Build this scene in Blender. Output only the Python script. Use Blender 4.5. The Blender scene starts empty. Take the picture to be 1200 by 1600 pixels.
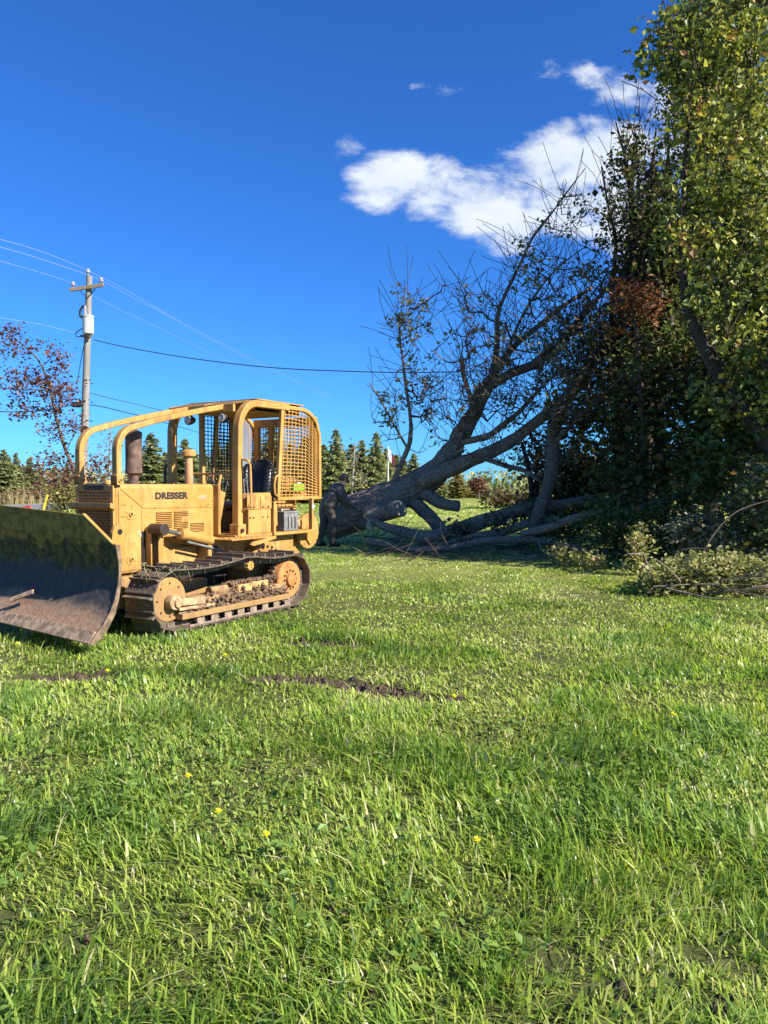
import bpy, bmesh, math, random
import numpy as np
from mathutils import Vector, Matrix
random.seed(7)
RNG = np.random.default_rng(11)
scene = bpy.context.scene
COL = scene.collection

# ------------------------------------------------------------------ camera
CAM_H = 1.5
FPX = 1200.0                       # focal length in pixels of a 1200 x 1600 picture
PITCH = math.atan((800 - 757) / FPX)
cam_d = bpy.data.cameras.new('camera')
cam = bpy.data.objects.new('camera', cam_d); COL.objects.link(cam)
cam.location = (0, 0, CAM_H)
cam.rotation_euler = (math.pi / 2 - PITCH, 0, 0)
cam_d.sensor_fit = 'VERTICAL'; cam_d.sensor_height = 36.0
cam_d.lens = 36.0 * FPX / 1600.0
cam_d.clip_start = 0.05; cam_d.clip_end = 6000
scene.camera = cam

# ------------------------------------------------------------------ light
SUN_EL = math.radians(33); SUN_H = Vector((0.878, -0.478, 0)).normalized()
SUN = Vector((SUN_H.x * math.cos(SUN_EL), SUN_H.y * math.cos(SUN_EL), math.sin(SUN_EL)))
sun_d = bpy.data.lights.new('sun', 'SUN'); sun_d.energy = 5.0; sun_d.angle = math.radians(0.53)
sun_d.color = (1.0, 0.93, 0.82)
sun = bpy.data.objects.new('sun', sun_d); COL.objects.link(sun)
sun.rotation_euler = SUN.to_track_quat('Z', 'Y').to_euler(); sun.location = (20, -12, 25)

world = bpy.data.worlds.new('World'); scene.world = world; world.use_nodes = True
wt = world.node_tree; wt.nodes.clear()
def WN(t, **k):
    n = wt.nodes.new(t)
    for a, b in k.items(): setattr(n, a, b)
    return n
def wl(a, b): wt.links.new(a, b)
def wmath(op, a, b=None, c=None, clamp=False):
    n = WN('ShaderNodeMath', operation=op, use_clamp=clamp)
    for i, x in enumerate((a, b, c)):
        if x is None: continue
        if isinstance(x, (int, float)): n.inputs[i].default_value = x
        else: wl(x, n.inputs[i])
    return n.outputs[0]
SKY_STRENGTH = 0.062
sky = WN('ShaderNodeTexSky'); sky.sky_type = 'NISHITA'; sky.sun_disc = False
sky.sun_elevation = SUN_EL; sky.sun_rotation = math.atan2(SUN_H.x, SUN_H.y)
sky.altitude = 300; sky.air_density = 1.0; sky.dust_density = 0.15; sky.ozone_density = 3.2
tc = WN('ShaderNodeTexCoord')
sep = WN('ShaderNodeSeparateXYZ'); wl(tc.outputs['Generated'], sep.inputs[0])
# the sky layer the clouds float in, seen as horizontal slope / height slope about the view's compass point
ya = wmath('ADD', wmath('ABSOLUTE', sep.outputs[1]), 0.05)
ca = wmath('DIVIDE', sep.outputs[0], ya); cb = wmath('DIVIDE', sep.outputs[2], ya)
comb = WN('ShaderNodeCombineXYZ'); wl(ca, comb.inputs[0]); wl(wmath('MULTIPLY', cb, 1.7), comb.inputs[1]); wl(sep.outputs[1], comb.inputs[2])
nz = WN('ShaderNodeTexNoise'); nz.inputs['Scale'].default_value = 8.5; nz.inputs['Detail'].default_value = 11; nz.inputs['Roughness'].default_value = 0.62
nz.inputs['Distortion'].default_value = 0.25
wl(comb.outputs[0], nz.inputs['Vector'])
nz2 = WN('ShaderNodeTexNoise'); nz2.inputs['Scale'].default_value = 26; nz2.inputs['Detail'].default_value = 6; nz2.inputs['Roughness'].default_value = 0.6
wl(comb.outputs[0], nz2.inputs['Vector'])
def lobe(u0, v0, ru, rv, tilt, gain):
    c, s = math.cos(tilt), math.sin(tilt)
    du = wmath('SUBTRACT', ca, u0); dv = wmath('SUBTRACT', cb, v0)
    p = wmath('ADD', wmath('MULTIPLY', du, c / ru), wmath('MULTIPLY', dv, s / ru))
    q = wmath('ADD', wmath('MULTIPLY', du, -s / rv), wmath('MULTIPLY', dv, c / rv))
    r2 = wmath('ADD', wmath('MULTIPLY', p, p), wmath('MULTIPLY', q, q))
    return wmath('MAXIMUM', wmath('MULTIPLY', wmath('SUBTRACT', 1.0, r2), gain), -2.0)
def PX(u, v): return (u - 600) / 1200.0, (757 - v) / 1200.0
lobes = [lobe(*PX(610, 315), 0.062, 0.042, 0.10, 0.95), lobe(*PX(668, 331), 0.06, 0.045, -0.2, 0.80), lobe(*PX(738, 343), 0.100, 0.060, -0.10, 0.90), lobe(*PX(773, 375), 0.085, 0.042, -0.1, 1.0), lobe(*PX(848, 365), 0.09, 0.045, 0.0, 0.8),
         lobe(*PX(833, 288), 0.090, 0.050, 0.12, 0.95), lobe(*PX(908, 281), 0.100, 0.055, 0.1, 1.05), lobe(*PX(878, 343), 0.11, 0.050, 0.0, 0.70), lobe(*PX(958, 343), 0.09, 0.075, 0.0, 0.80), lobe(*PX(1028, 303), 0.12, 0.07, 0.0, 0.6),
         wmath('SUBTRACT', lobe(*PX(680, 182), 0.05, 0.014, -0.05, 0.5), 0.35), lobe(*PX(838, 158), 0.032, 0.020, 0.1, 0.45),
         lobe(*PX(905, 165), 0.055, 0.026, -0.2, 0.60), lobe(*PX(945, 190), 0.05, 0.028, -0.2, 0.6), lobe(*PX(1020, 205), 0.05, 0.03, 0.0, 0.6), lobe(*PX(548, 262), 0.022, 0.016, 0.0, 0.22),
         lobe(1.05, 0.42, 0.22, 0.06, 0.1, 0.7), lobe(-1.3, 0.5, 0.25, 0.06, -0.1, 0.6), lobe(1.7, 0.3, 0.2, 0.05, 0, 0.6)]
m = lobes[0]
for l_ in lobes[1:]: m = wmath('MAXIMUM', m, l_)
dens = wmath('ADD', m, wmath('MULTIPLY', wmath('SUBTRACT', nz.outputs['Fac'], 0.52), 3.0))
dens = wmath('ADD', dens, wmath('MULTIPLY', wmath('SUBTRACT', nz2.outputs['Fac'], 0.5), 0.7))
mr = WN('ShaderNodeMapRange'); mr.interpolation_type = 'SMOOTHSTEP'
mr.inputs[1].default_value = 0.02; mr.inputs[2].default_value = 0.80; wl(dens, mr.inputs[0])
above = WN('ShaderNodeMapRange'); above.inputs[1].default_value = 0.02; above.inputs[2].default_value = 0.08; wl(sep.outputs[2], above.inputs[0])
cfac = wmath('MULTIPLY', mr.outputs[0], wmath('MULTIPLY', above.outputs[0], 0.90))
# thin rims take a blue cast, the thick bellies a faint grey
cr = WN('ShaderNodeValToRGB'); cr.color_ramp.elements[0].color = (5.6, 6.4, 7.4, 1); cr.color_ramp.elements[1].color = (7.5, 7.8, 8.1, 1)
cr.color_ramp.elements[0].position = 0.35; cr.color_ramp.elements[1].position = 0.62
wl(nz.outputs['Fac'], cr.inputs[0])
gam = WN('ShaderNodeMix'); gam.data_type = 'RGBA'; gam.blend_type = 'MULTIPLY'; gam.inputs['Factor'].default_value = 1.0
wl(sky.outputs[0], gam.inputs['A']); gam.inputs['B'].default_value = (0.27, 0.75, 1.45, 1)      # the crisp blue of this clear autumn air
mix = WN('ShaderNodeMix'); mix.data_type = 'RGBA'
wl(cfac, mix.inputs['Factor']); wl(gam.outputs['Result'], mix.inputs['A']); wl(cr.outputs[0], mix.inputs['B'])
bg = WN('ShaderNodeBackground'); bg.inputs['Strength'].default_value = SKY_STRENGTH
wl(mix.outputs['Result'], bg.inputs['Color'])
wo = WN('ShaderNodeOutputWorld'); wl(bg.outputs[0], wo.inputs['Surface'])
vs = scene.view_settings
scene.display_settings.display_device = 'sRGB'
vs.view_transform = 'Standard'; vs.look = 'None'; vs.gamma = 1.0; vs.use_curve_mapping = False; vs.exposure = 1.13
scene.cycles.max_bounces = 6; scene.cycles.diffuse_bounces = 3; scene.cycles.glossy_bounces = 3
scene.cycles.transmission_bounces = 4; scene.cycles.transparent_max_bounces = 8
scene.cycles.use_denoising = True

# ------------------------------------------------------------------ helpers
def at(u, v, d):
    """point at ground distance d that shows at (u, v) of the 1200 x 1600 picture"""
    x = (u - 600) / FPX; y = -(v - 800) / FPX
    c, s = math.cos(PITCH), math.sin(PITCH)
    r = Vector((x, c + y * s, -s + y * c))
    return Vector((0, 0, CAM_H)) + r * (d / r.y)
def gnd(u, v):
    x = (u - 600) / FPX; y = -(v - 800) / FPX
    c, s = math.cos(PITCH), math.sin(PITCH)
    r = Vector((x, c + y * s, -s + y * c))
    return Vector((0, 0, CAM_H)) + r * (-CAM_H / r.z)
def px(d): return d / FPX          # metres per picture pixel at distance d

def tag(o, label=None, cat=None, group=None, kind=None):
    if label: o['label'] = label
    if cat: o['category'] = cat
    if group: o['group'] = group
    if kind: o['kind'] = kind
    return o
def empty(name, loc=(0, 0, 0), rz=0.0):
    o = bpy.data.objects.new(name, None); COL.objects.link(o)
    o.location = loc; o.rotation_euler = (0, 0, rz); o.empty_display_size = 0.2
    return o
def link_mesh(name, me, mat, parent=None):
    o = bpy.data.objects.new(name, me); COL.objects.link(o)
    if mat is not None and len(me.materials) == 0: me.materials.append(mat)
    if parent is not None: o.parent = parent
    return o
def copy_tree(o, parent=None):
    c = o.copy(); COL.objects.link(c); c.parent = parent
    for ch in list(o.children): copy_tree(ch, c)
    return c
def np_mesh(name, V, F, attrs=None, smooth=False):
    """V (n,3), F (m,k) same-size faces; attrs: {name: (m,) float per face}"""
    V = np.asarray(V, dtype=np.float32); F = np.asarray(F, dtype=np.int32)
    me = bpy.data.meshes.new(name)
    k = F.shape[1]; m = F.shape[0]
    me.vertices.add(len(V)); me.vertices.foreach_set('co', V.ravel())
    me.loops.add(m * k); me.loops.foreach_set('vertex_index', F.ravel())
    me.polygons.add(m); me.polygons.foreach_set('loop_start', np.arange(0, m * k, k, dtype=np.int32))
    me.polygons.foreach_set('use_smooth', np.full(m, smooth, dtype=bool))
    me.update(calc_edges=True)
    for an, arr in (attrs or {}).items():
        a = me.attributes.new(an, 'FLOAT', 'FACE'); a.data.foreach_set('value', np.asarray(arr, dtype=np.float32))
    return me

class MB:
    """collects simple solids and links them as one mesh object"""
    def __init__(s): s.v = []; s.f = []
    def add(s, verts, faces):
        b = len(s.v); s.v.extend([tuple(p) for p in verts]); s.f.extend([tuple(i + b for i in f) for f in faces]); return s
    def box(s, x0, x1, y0, y1, z0, z1):
        x0, x1 = min(x0, x1), max(x0, x1); y0, y1 = min(y0, y1), max(y0, y1); z0, z1 = min(z0, z1), max(z0, z1)
        v = [(x0, y0, z0), (x1, y0, z0), (x1, y1, z0), (x0, y1, z0), (x0, y0, z1), (x1, y0, z1), (x1, y1, z1), (x0, y1, z1)]
        return s.add(v, [(0, 3, 2, 1), (4, 5, 6, 7), (0, 1, 5, 4), (1, 2, 6, 5), (2, 3, 7, 6), (3, 0, 4, 7)])
    def bar(s, p0, p1, w, h, up=(0, 0, 1)):
        p0, p1 = Vector(p0), Vector(p1); d = (p1 - p0).normalized(); up = Vector(up)
        if abs(d.dot(up)) > 0.97: up = Vector((1, 0, 0))
        a = d.cross(up).normalized() * (w / 2); b = a.cross(d).normalized() * (h / 2)
        v = [p + q for p in (p0, p1) for q in (-a - b, a - b, a + b, -a + b)]
        return s.add(v, [(0, 1, 2, 3), (7, 6, 5, 4), (0, 4, 5, 1), (1, 5, 6, 2), (2, 6, 7, 3), (3, 7, 4, 0)])
    def cyl(s, p0, p1, r0, r1=None, n=16, caps=True):
        return s.tube([p0, p1], [r0, r0 if r1 is None else r1], n, caps)
    def tube(s, pts, rad, n=8, caps=True, noise=None):
        pts = [Vector(p) for p in pts]; V = []; m = len(pts)
        rad = [rad] * m if isinstance(rad, (int, float)) else rad
        t0 = (pts[1] - pts[0]).normalized()
        a = t0.orthogonal().normalized()
        for i, p in enumerate(pts):
            t = (pts[min(i + 1, m - 1)] - pts[max(i - 1, 0)]).normalized()
            a = (a - t * a.dot(t)).normalized(); b = t.cross(a)
            for k in range(n):
                an = 2 * math.pi * k / n
                r = rad[i] * (noise(i, an) if noise else 1)
                V.append(p + (a * math.cos(an) + b * math.sin(an)) * r)
        F = [(i * n + k, i * n + (k + 1) % n, (i + 1) * n + (k + 1) % n, (i + 1) * n + k) for i in range(m - 1) for k in range(n)]
        if caps: F += [tuple(range(n - 1, -1, -1)), tuple((m - 1) * n + k for k in range(n))]
        return s.add(V, F)
    def prism(s, poly, y0, y1):
        """polygon in (x, z), extruded along y"""
        n = len(poly); V = [(x, y0, z) for x, z in poly] + [(x, y1, z) for x, z in poly]
        ar = sum(poly[i][0] * poly[(i + 1) % n][1] - poly[(i + 1) % n][0] * poly[i][1] for i in range(n))
        f = [tuple(range(n)), tuple(range(2 * n - 1, n - 1, -1))] + [(i, i + n, (i + 1) % n + n, (i + 1) % n) for i in range(n)]
        if (ar > 0) != (y1 > y0): f = [tuple(reversed(q)) for q in f]
        return s.add(V, f)
    def sweep_rect(s, pts, w, h, side=(0, 1, 0)):
        """rectangular bar along a path whose sideways direction stays 'side'"""
        pts = [Vector(p) for p in pts]; side = Vector(side); m = len(pts); V = []
        for i, p in enumerate(pts):
            t = (pts[min(i + 1, m - 1)] - pts[max(i - 1, 0)]).normalized()
            nrm = t.cross(side).normalized()
            for q in ((-1, -1), (1, -1), (1, 1), (-1, 1)): V.append(p + side * (w / 2 * q[0]) + nrm * (h / 2 * q[1]))
        F = [(i * 4 + k, i * 4 + (k + 1) % 4, (i + 1) * 4 + (k + 1) % 4, (i + 1) * 4 + k) for i in range(m - 1) for k in range(4)]
        F += [(3, 2, 1, 0), tuple((m - 1) * 4 + k for k in range(4))]
        return s.add(V, F)
    def build(s, name, mat, parent=None, bevel=0.0, seg=2, smooth=None, fix=True):
        me = bpy.data.meshes.new(name); me.from_pydata([tuple(p) for p in s.v], [], s.f)
        if fix:
            bm = bmesh.new(); bm.from_mesh(me); bmesh.ops.recalc_face_normals(bm, faces=bm.faces); bm.to_mesh(me); bm.free()
        if smooth is not None:
            me.polygons.foreach_set('use_smooth', [True] * len(me.polygons)); me.set_sharp_from_angle(angle=math.radians(smooth))
        me.update()
        o = link_mesh(name, me, mat, parent)
        if bevel:
            b = o.modifiers.new('bevel', 'BEVEL'); b.width = bevel; b.segments = seg; b.limit_method = 'ANGLE'; b.angle_limit = math.radians(40)
        return o

def hash2(ix, iy, seed=0):
    h = (ix.astype(np.int64) * 374761393 + iy.astype(np.int64) * 668265263 + seed * 982451653) & 0xFFFFFFFF
    h = ((h ^ (h >> 13)) * 1274126177) & 0xFFFFFFFF
    return ((h ^ (h >> 16)) & 0xFFFFFF) / float(0xFFFFFF)
def vnoise(x, y, seed=0):
    x = np.asarray(x, float); y = np.asarray(y, float)
    ix = np.floor(x); iy = np.floor(y); fx = x - ix; fy = y - iy
    fx = fx * fx * (3 - 2 * fx); fy = fy * fy * (3 - 2 * fy)
    a = hash2(ix, iy, seed); b = hash2(ix + 1, iy, seed); c = hash2(ix, iy + 1, seed); d = hash2(ix + 1, iy + 1, seed)
    return (a * (1 - fx) + b * fx) * (1 - fy) + (c * (1 - fx) + d * fx) * fy
def fbm(x, y, seed=0, oct=4):
    t = 0; a = 0.5; n = 0
    for i in range(oct): t = t + a * vnoise(np.asarray(x) * 2 ** i, np.asarray(y) * 2 ** i, seed + i * 17); n += a; a *= 0.5
    return t / n

# ------------------------------------------------------------------ materials
class NT:
    def __init__(s, name):
        s.m = bpy.data.materials.new(name); s.m.use_nodes = True; s.t = s.m.node_tree
        s.b = s.t.nodes['Principled BSDF']; s.out = s.t.nodes['Material Output']
    def n(s, typ, **k):
        n = s.t.nodes.new(typ)
        for a, b in k.items(): setattr(n, a, b)
        return n
    def l(s, a, b): s.t.links.new(a, b)
    def coord(s, what='Object'): return s.n('ShaderNodeTexCoord').outputs[what]
    def noise(s, scale, detail=4, rough=0.55, vec=None, dist=0.0, stretch=None):
        n = s.n('ShaderNodeTexNoise'); n.inputs['Scale'].default_value = scale; n.inputs['Detail'].default_value = detail
        n.inputs['Roughness'].default_value = rough; n.inputs['Distortion'].default_value = dist
        v = vec or s.coord()
        if stretch:
            mp = s.n('ShaderNodeMapping'); mp.inputs['Scale'].default_value = stretch; s.l(v, mp.inputs['Vector']); v = mp.outputs[0]
        s.l(v, n.inputs['Vector']); return n.outputs['Fac']
    def rng(s, x, a, b, c=0.0, d=1.0, smooth=True):
        n = s.n('ShaderNodeMapRange'); n.interpolation_type = 'SMOOTHSTEP' if smooth else 'LINEAR'
        n.inputs[1].default_value = a; n.inputs[2].default_value = b; n.inputs[3].default_value = c; n.inputs[4].default_value = d
        s.l(x, n.inputs[0]); return n.outputs[0]
    def ramp(s, x, stops):
        n = s.n('ShaderNodeValToRGB'); r = n.color_ramp
        while len(r.elements) < len(stops): r.elements.new(0.5)
        for e, (p, c) in zip(r.elements, stops): e.position = p; e.color = (*c, 1)
        s.l(x, n.inputs[0]); return n.outputs[0]
    def mix(s, f, a, b, mode='MIX'):
        n = s.n('ShaderNodeMix'); n.data_type = 'RGBA'; n.blend_type = mode
        for key, x in (('Factor', f), ('A', a), ('B', b)):
            if isinstance(x, (int, float)): n.inputs[key].default_value = x
            elif isinstance(x, tuple): n.inputs[key].default_value = (*x, 1)
            else: s.l(x, n.inputs[key])
        return n.outputs['Result']
    def math(s, op, a, b=None, clamp=False):
        n = s.n('ShaderNodeMath', operation=op, use_clamp=clamp)
        for i, x in enumerate((a, b)):
            if x is None: continue
            if isinstance(x, (int, float)): n.inputs[i].default_value = x
            else: s.l(x, n.inputs[i])
        return n.outputs[0]
    def attr(s, name): return s.n('ShaderNodeAttribute', attribute_name=name).outputs['Fac']
    def bump(s, h, strength=0.3, dist=0.02):
        n = s.n('ShaderNodeBump'); n.inputs['Strength'].default_value = strength; n.inputs['Distance'].default_value = dist
        s.l(h, n.inputs['Height']); s.l(n.outputs[0], s.b.inputs['Normal'])
    def set(s, color=None, rough=None, metal=None, spec=None):
        for key, x in (('Base Color', color), ('Roughness', rough), ('Metallic', metal), ('Specular IOR Level', spec)):
            if x is None: continue
            if isinstance(x, (int, float)): s.b.inputs[key].default_value = x
            elif isinstance(x, tuple): s.b.inputs[key].default_value = (*x, 1)
            else: s.l(x, s.b.inputs[key])
        return s.m

def mat_simple(name, col, rough=0.6, metal=0.0, var=0.25, scale=14.0, bump=0.15):
    t = NT(name); nf = t.noise(scale, 5)
    c = t.mix(t.rng(nf, 0.3, 0.75), tuple(x * (1 - var) for x in col), tuple(min(1, x * (1 + var)) for x in col))
    t.set(c, rough, metal); t.bump(t.noise(scale * 3, 4), bump, 0.01); return t.m

def mat_paint(name, col, dirt=0.5):
    t = NT(name); v = t.coord()
    n1 = t.noise(2.2, 6, 0.6, v); n2 = t.noise(17, 6, 0.65, v); n3 = t.noise(60, 3, 0.6, v); streak = t.noise(9, 4, 0.6, v, stretch=(1.0, 1.0, 0.18))
    base = t.mix(t.rng(n1, 0.3, 0.72), tuple(x * 0.86 for x in col), (min(1, col[0] * 1.10), min(1, col[1] * 1.14), col[2] * 1.7))
    base = t.mix(t.math('MULTIPLY', t.rng(t.noise(5.5, 7, 0.7, v), 0.5, 0.68), 0.55 * dirt), base, (0.56, 0.36, 0.13))
    base = t.mix(t.math('MULTIPLY', t.rng(streak, 0.48, 0.70), 0.75 * dirt), base, (0.235, 0.125, 0.042))
    base = t.mix(t.math('MULTIPLY', t.rng(n2, 0.58, 0.70), 0.9 * dirt), base, (0.16, 0.085, 0.036))
    sp = t.math('MULTIPLY', t.rng(n3, 0.69, 0.73), t.rng(n1, 0.42, 0.6))
    base = t.mix(t.math('MULTIPLY', sp, dirt), base, (0.085, 0.05, 0.03))
    sx = t.n('ShaderNodeSeparateXYZ'); t.l(v, sx.inputs[0])
    low = t.math('MULTIPLY', t.rng(t.math('ADD', sx.outputs[2], t.math('MULTIPLY', n2, 0.9)), 1.12, 0.86), 0.8 * dirt)     # mud thrown up by the tracks
    base = t.mix(low, base, (0.21, 0.135, 0.078))
    t.set(base, t.rng(n2, 0.3, 0.7, 0.42, 0.72), 0.0, 0.35)
    t.bump(t.noise(24, 5, 0.6, v), 0.12, 0.006); return t.m

M = {}
M['yellow'] = mat_paint('yellow_paint', (0.46, 0.245, 0.051), 0.75)
M['yellow_dirty'] = mat_paint('yellow_paint_dirty', (0.40, 0.215, 0.048), 1.0)
def mk_track():
    t = NT('track_steel'); v = t.coord(); n1 = t.noise(6, 6, 0.65, v); n2 = t.noise(38, 5, 0.6, v)
    c = t.ramp(n1, [(0.25, (0.055, 0.043, 0.032)), (0.5, (0.125, 0.095, 0.066)), (0.75, (0.24, 0.18, 0.125))])
    c = t.mix(t.rng(n2, 0.55, 0.72), c, (0.28, 0.215, 0.15))
    t.set(c, t.rng(n1, 0.3, 0.7, 0.5, 0.9), 0.1); t.bump(n2, 0.4, 0.01); return t.m
M['track'] = mk_track()
def mk_rust():
    t = NT('rusty_orange'); v = t.coord(); n1 = t.noise(9, 6, 0.65, v); n2 = t.noise(50, 4, 0.6, v)
    c = t.ramp(n1, [(0.25, (0.22, 0.085, 0.028)), (0.5, (0.42, 0.18, 0.05)), (0.78, (0.55, 0.27, 0.08))])
    c = t.mix(t.rng(n2, 0.6, 0.7), c, (0.11, 0.06, 0.035)); t.set(c, 0.75); t.bump(n2, 0.3, 0.008); return t.m
M['rust'] = mk_rust()
def mk_mud():
    t = NT('dry_mud'); v = t.coord(); n1 = t.noise(14, 6, 0.7, v)
    c = t.ramp(n1, [(0.25, (0.07, 0.042, 0.025)), (0.55, (0.19, 0.12, 0.075)), (0.8, (0.34, 0.24, 0.16))]); t.set(c, 0.95)
    t.bump(t.noise(60, 5, 0.7, v), 0.8, 0.02); return t.m
M['mud'] = mk_mud()
M['black'] = mat_simple('black_metal', (0.018, 0.017, 0.017), 0.5, 0.2)
M['vinyl'] = mat_simple('black_vinyl', (0.016, 0.017, 0.022), 0.38, 0, 0.2, 20, 0.1)
M['steel'] = mat_simple('bright_steel', (0.50, 0.50, 0.50), 0.28, 0.9)
M['grease'] = mat_simple('greasy_steel', (0.055, 0.042, 0.034), 0.5, 0.4)
M['muffler'] = mat_simple('scorched_muffler', (0.14, 0.085, 0.065), 0.75, 0.2, 0.55, 9)
M['battery'] = mat_simple('dusty_grey_plastic', (0.17, 0.17, 0.165), 0.7, 0, 0.3, 12)
M['decal'] = mat_simple('black_decal', (0.022, 0.018, 0.015), 0.6, 0, 0.4, 30)
M['decal_dim'] = mat_simple('faded_decal', (0.42, 0.30, 0.19), 0.6)
M['lens'] = mat_simple('dusty_lamp_glass', (0.55, 0.56, 0.52), 0.15, 0.3, 0.1)
M['lime'] = mat_simple('lime_plastic', (0.22, 0.62, 0.03), 0.4)
M['white'] = mat_simple('white_plastic', (0.75, 0.75, 0.72), 0.5, 0, 0.1)
M['blue'] = mat_simple('blue_sticker', (0.10, 0.42, 0.66), 0.5)
M['redmetal'] = mat_simple('faded_red_paint', (0.42, 0.075, 0.05), 0.6, 0, 0.35, 20)
def mk_blade():
    t = NT('worn_blade_steel'); v = t.coord()
    sx = t.n('ShaderNodeSeparateXYZ'); t.l(v, sx.inputs[0]); z = sx.outputs[2]
    big = t.noise(3.4, 7, 0.68, v); mid = t.noise(13, 6, 0.65, v); scr = t.noise(26, 5, 0.65, v, stretch=(1, 1, 0.15))
    worn = t.ramp(mid, [(0.25, (0.032, 0.033, 0.038)), (0.55, (0.075, 0.068, 0.062)), (0.8, (0.17, 0.14, 0.105))])
    worn = t.mix(t.rng(scr, 0.55, 0.75, 0, 0.55), worn, (0.20, 0.155, 0.105))
    paint = t.mix(t.rng(mid, 0.4, 0.65), (0.34, 0.215, 0.04), (0.16, 0.115, 0.026))
    moss = t.mix(t.rng(mid, 0.42, 0.6), (0.042, 0.044, 0.016), (0.15, 0.115, 0.03))
    zz = t.math('ADD', z, t.math('MULTIPLY', t.math('SUBTRACT', big, 0.5), 0.75))
    c = t.mix(t.rng(zz, 0.58, 0.70), worn, moss); c = t.mix(t.rng(zz, 0.86, 0.92), c, paint)
    mud = t.ramp(t.noise(30, 6, 0.7, v), [(0.3, (0.17, 0.10, 0.06)), (0.7, (0.40, 0.26, 0.165))])
    zm = t.math('ADD', z, t.math('MULTIPLY', t.math('SUBTRACT', big, 0.5), 0.35))
    c = t.mix(t.rng(zm, 0.40, 0.27), c, mud)
    t.set(c, t.rng(mid, 0.3, 0.7, 0.6, 0.9), 0.0, 0.22); t.bump(t.noise(40, 6, 0.65, v), 0.35, 0.01); return t.m
M['blade'] = mk_blade()
M['bladeedge'] = mat_simple('muddy_cutting_edge', (0.32, 0.215, 0.14), 0.9, 0.0, 0.5, 16, 0.5)

def mat_bark(name, dark, light, moss=None, sc=1.0):
    t = NT(name); v = t.coord(); n1 = t.noise(5 * sc, 7, 0.7, v); n2 = t.noise(26 * sc, 6, 0.7, v, dist=0.6)
    c = t.mix(t.rng(n2, 0.32, 0.68), dark, light); c = t.mix(t.rng(n1, 0.55, 0.75, 0, 0.5), c, tuple(x * 1.5 for x in light))
    if moss: c = t.mix(t.rng(t.noise(2.5 * sc, 5, 0.6, v), 0.55, 0.68, 0, 0.6), c, moss)
    t.set(c, 0.95, 0, 0.15); t.bump(t.noise(70 * sc, 6, 0.7, v, dist=0.8), 1.0, 0.02); return t.m
M['bark'] = mat_bark('grey_bark', (0.11, 0.078, 0.056), (0.40, 0.315, 0.24), (0.29, 0.27, 0.19))
M['bark_dark'] = mat_bark('dark_bark', (0.045, 0.035, 0.028), (0.14, 0.11, 0.088))
M['bark_pale'] = mat_bark('pale_bark', (0.20, 0.175, 0.15), (0.42, 0.39, 0.35))
M['twig'] = mat_bark('twig_bark', (0.075, 0.055, 0.043), (0.18, 0.14, 0.11))
M['cut'] = mat_simple('fresh_cut_wood', (0.52, 0.38, 0.24), 0.85, 0, 0.2, 30)
M['broken'] = mat_simple('split_wood', (0.30, 0.185, 0.09), 0.9, 0, 0.3, 40)

def mat_leaf(name, stops, trans=0.45, rough=0.55):
    t = NT(name); c = t.ramp(t.attr('tint'), stops)
    t.set(c, rough, 0, 0.3)
    tr = t.n('ShaderNodeBsdfTranslucent'); hs = t.n('ShaderNodeHueSaturation'); hs.inputs['Value'].default_value = 1.35; hs.inputs['Saturation'].default_value = 1.1
    t.l(c, hs.inputs['Color']); t.l(hs.outputs[0], tr.inputs['Color'])
    mx = t.n('ShaderNodeMixShader'); mx.inputs[0].default_value = trans
    t.l(t.b.outputs[0], mx.inputs[1]); t.l(tr.outputs[0], mx.inputs[2]); t.l(mx.outputs[0], t.out.inputs['Surface']); return t.m
M['leaf_maple'] = mat_leaf('maple_leaves', [(0.0, (0.06, 0.09, 0.022)), (0.4, (0.165, 0.205, 0.042)), (0.75, (0.40, 0.40, 0.085)), (0.94, (0.60, 0.52, 0.12)), (1.0, (0.30, 0.17, 0.06))], 0.28, 0.5)
M['leaf_green'] = mat_leaf('green_leaves', [(0.0, (0.045, 0.078, 0.026)), (0.5, (0.10, 0.15, 0.042)), (0.9, (0.20, 0.235, 0.065)), (1.0, (0.25, 0.16, 0.06))], 0.42, 0.5)
M['leaf_brown'] = mat_leaf('brown_leaves', [(0.0, (0.05, 0.038, 0.024)), (0.45, (0.105, 0.075, 0.038)), (0.8, (0.13, 0.135, 0.045)), (1.0, (0.24, 0.15, 0.065))], 0.35)
M['leaf_rust'] = mat_leaf('rusty_leaves', [(0.0, (0.14, 0.05, 0.026)), (0.6, (0.27, 0.115, 0.055)), (1.0, (0.42, 0.24, 0.12))], 0.35)
M['leaf_wilt'] = mat_leaf('wilted_leaves', [(0.0, (0.11, 0.125, 0.07)), (0.5, (0.23, 0.24, 0.13)), (0.85, (0.42, 0.40, 0.25)), (1.0, (0.38, 0.26, 0.12))], 0.3)
M['leaf_pile'] = mat_leaf('pile_leaves', [(0.0, (0.13, 0.15, 0.045)), (0.5, (0.30, 0.31, 0.10)), (0.8, (0.46, 0.42, 0.18)), (1.0, (0.50, 0.36, 0.20))], 0.35)
M['leaf_crimson'] = mat_leaf('crimson_leaves', [(0.0, (0.060, 0.026, 0.022)), (0.5, (0.155, 0.062, 0.042)), (0.85, (0.27, 0.13, 0.075)), (1.0, (0.36, 0.24, 0.15))], 0.3)
M['leaf_shrub'] = mat_leaf('shrub_leaves', [(0.0, (0.06, 0.07, 0.02)), (0.5, (0.21, 0.20, 0.05)), (1.0, (0.48, 0.40, 0.16))], 0.35)
M['needle'] = mat_leaf('spruce_needles', [(0.0, (0.11, 0.14, 0.065)), (0.5, (0.24, 0.27, 0.11)), (1.0, (0.40, 0.39, 0.165))], 0.28, 0.7)
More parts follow.
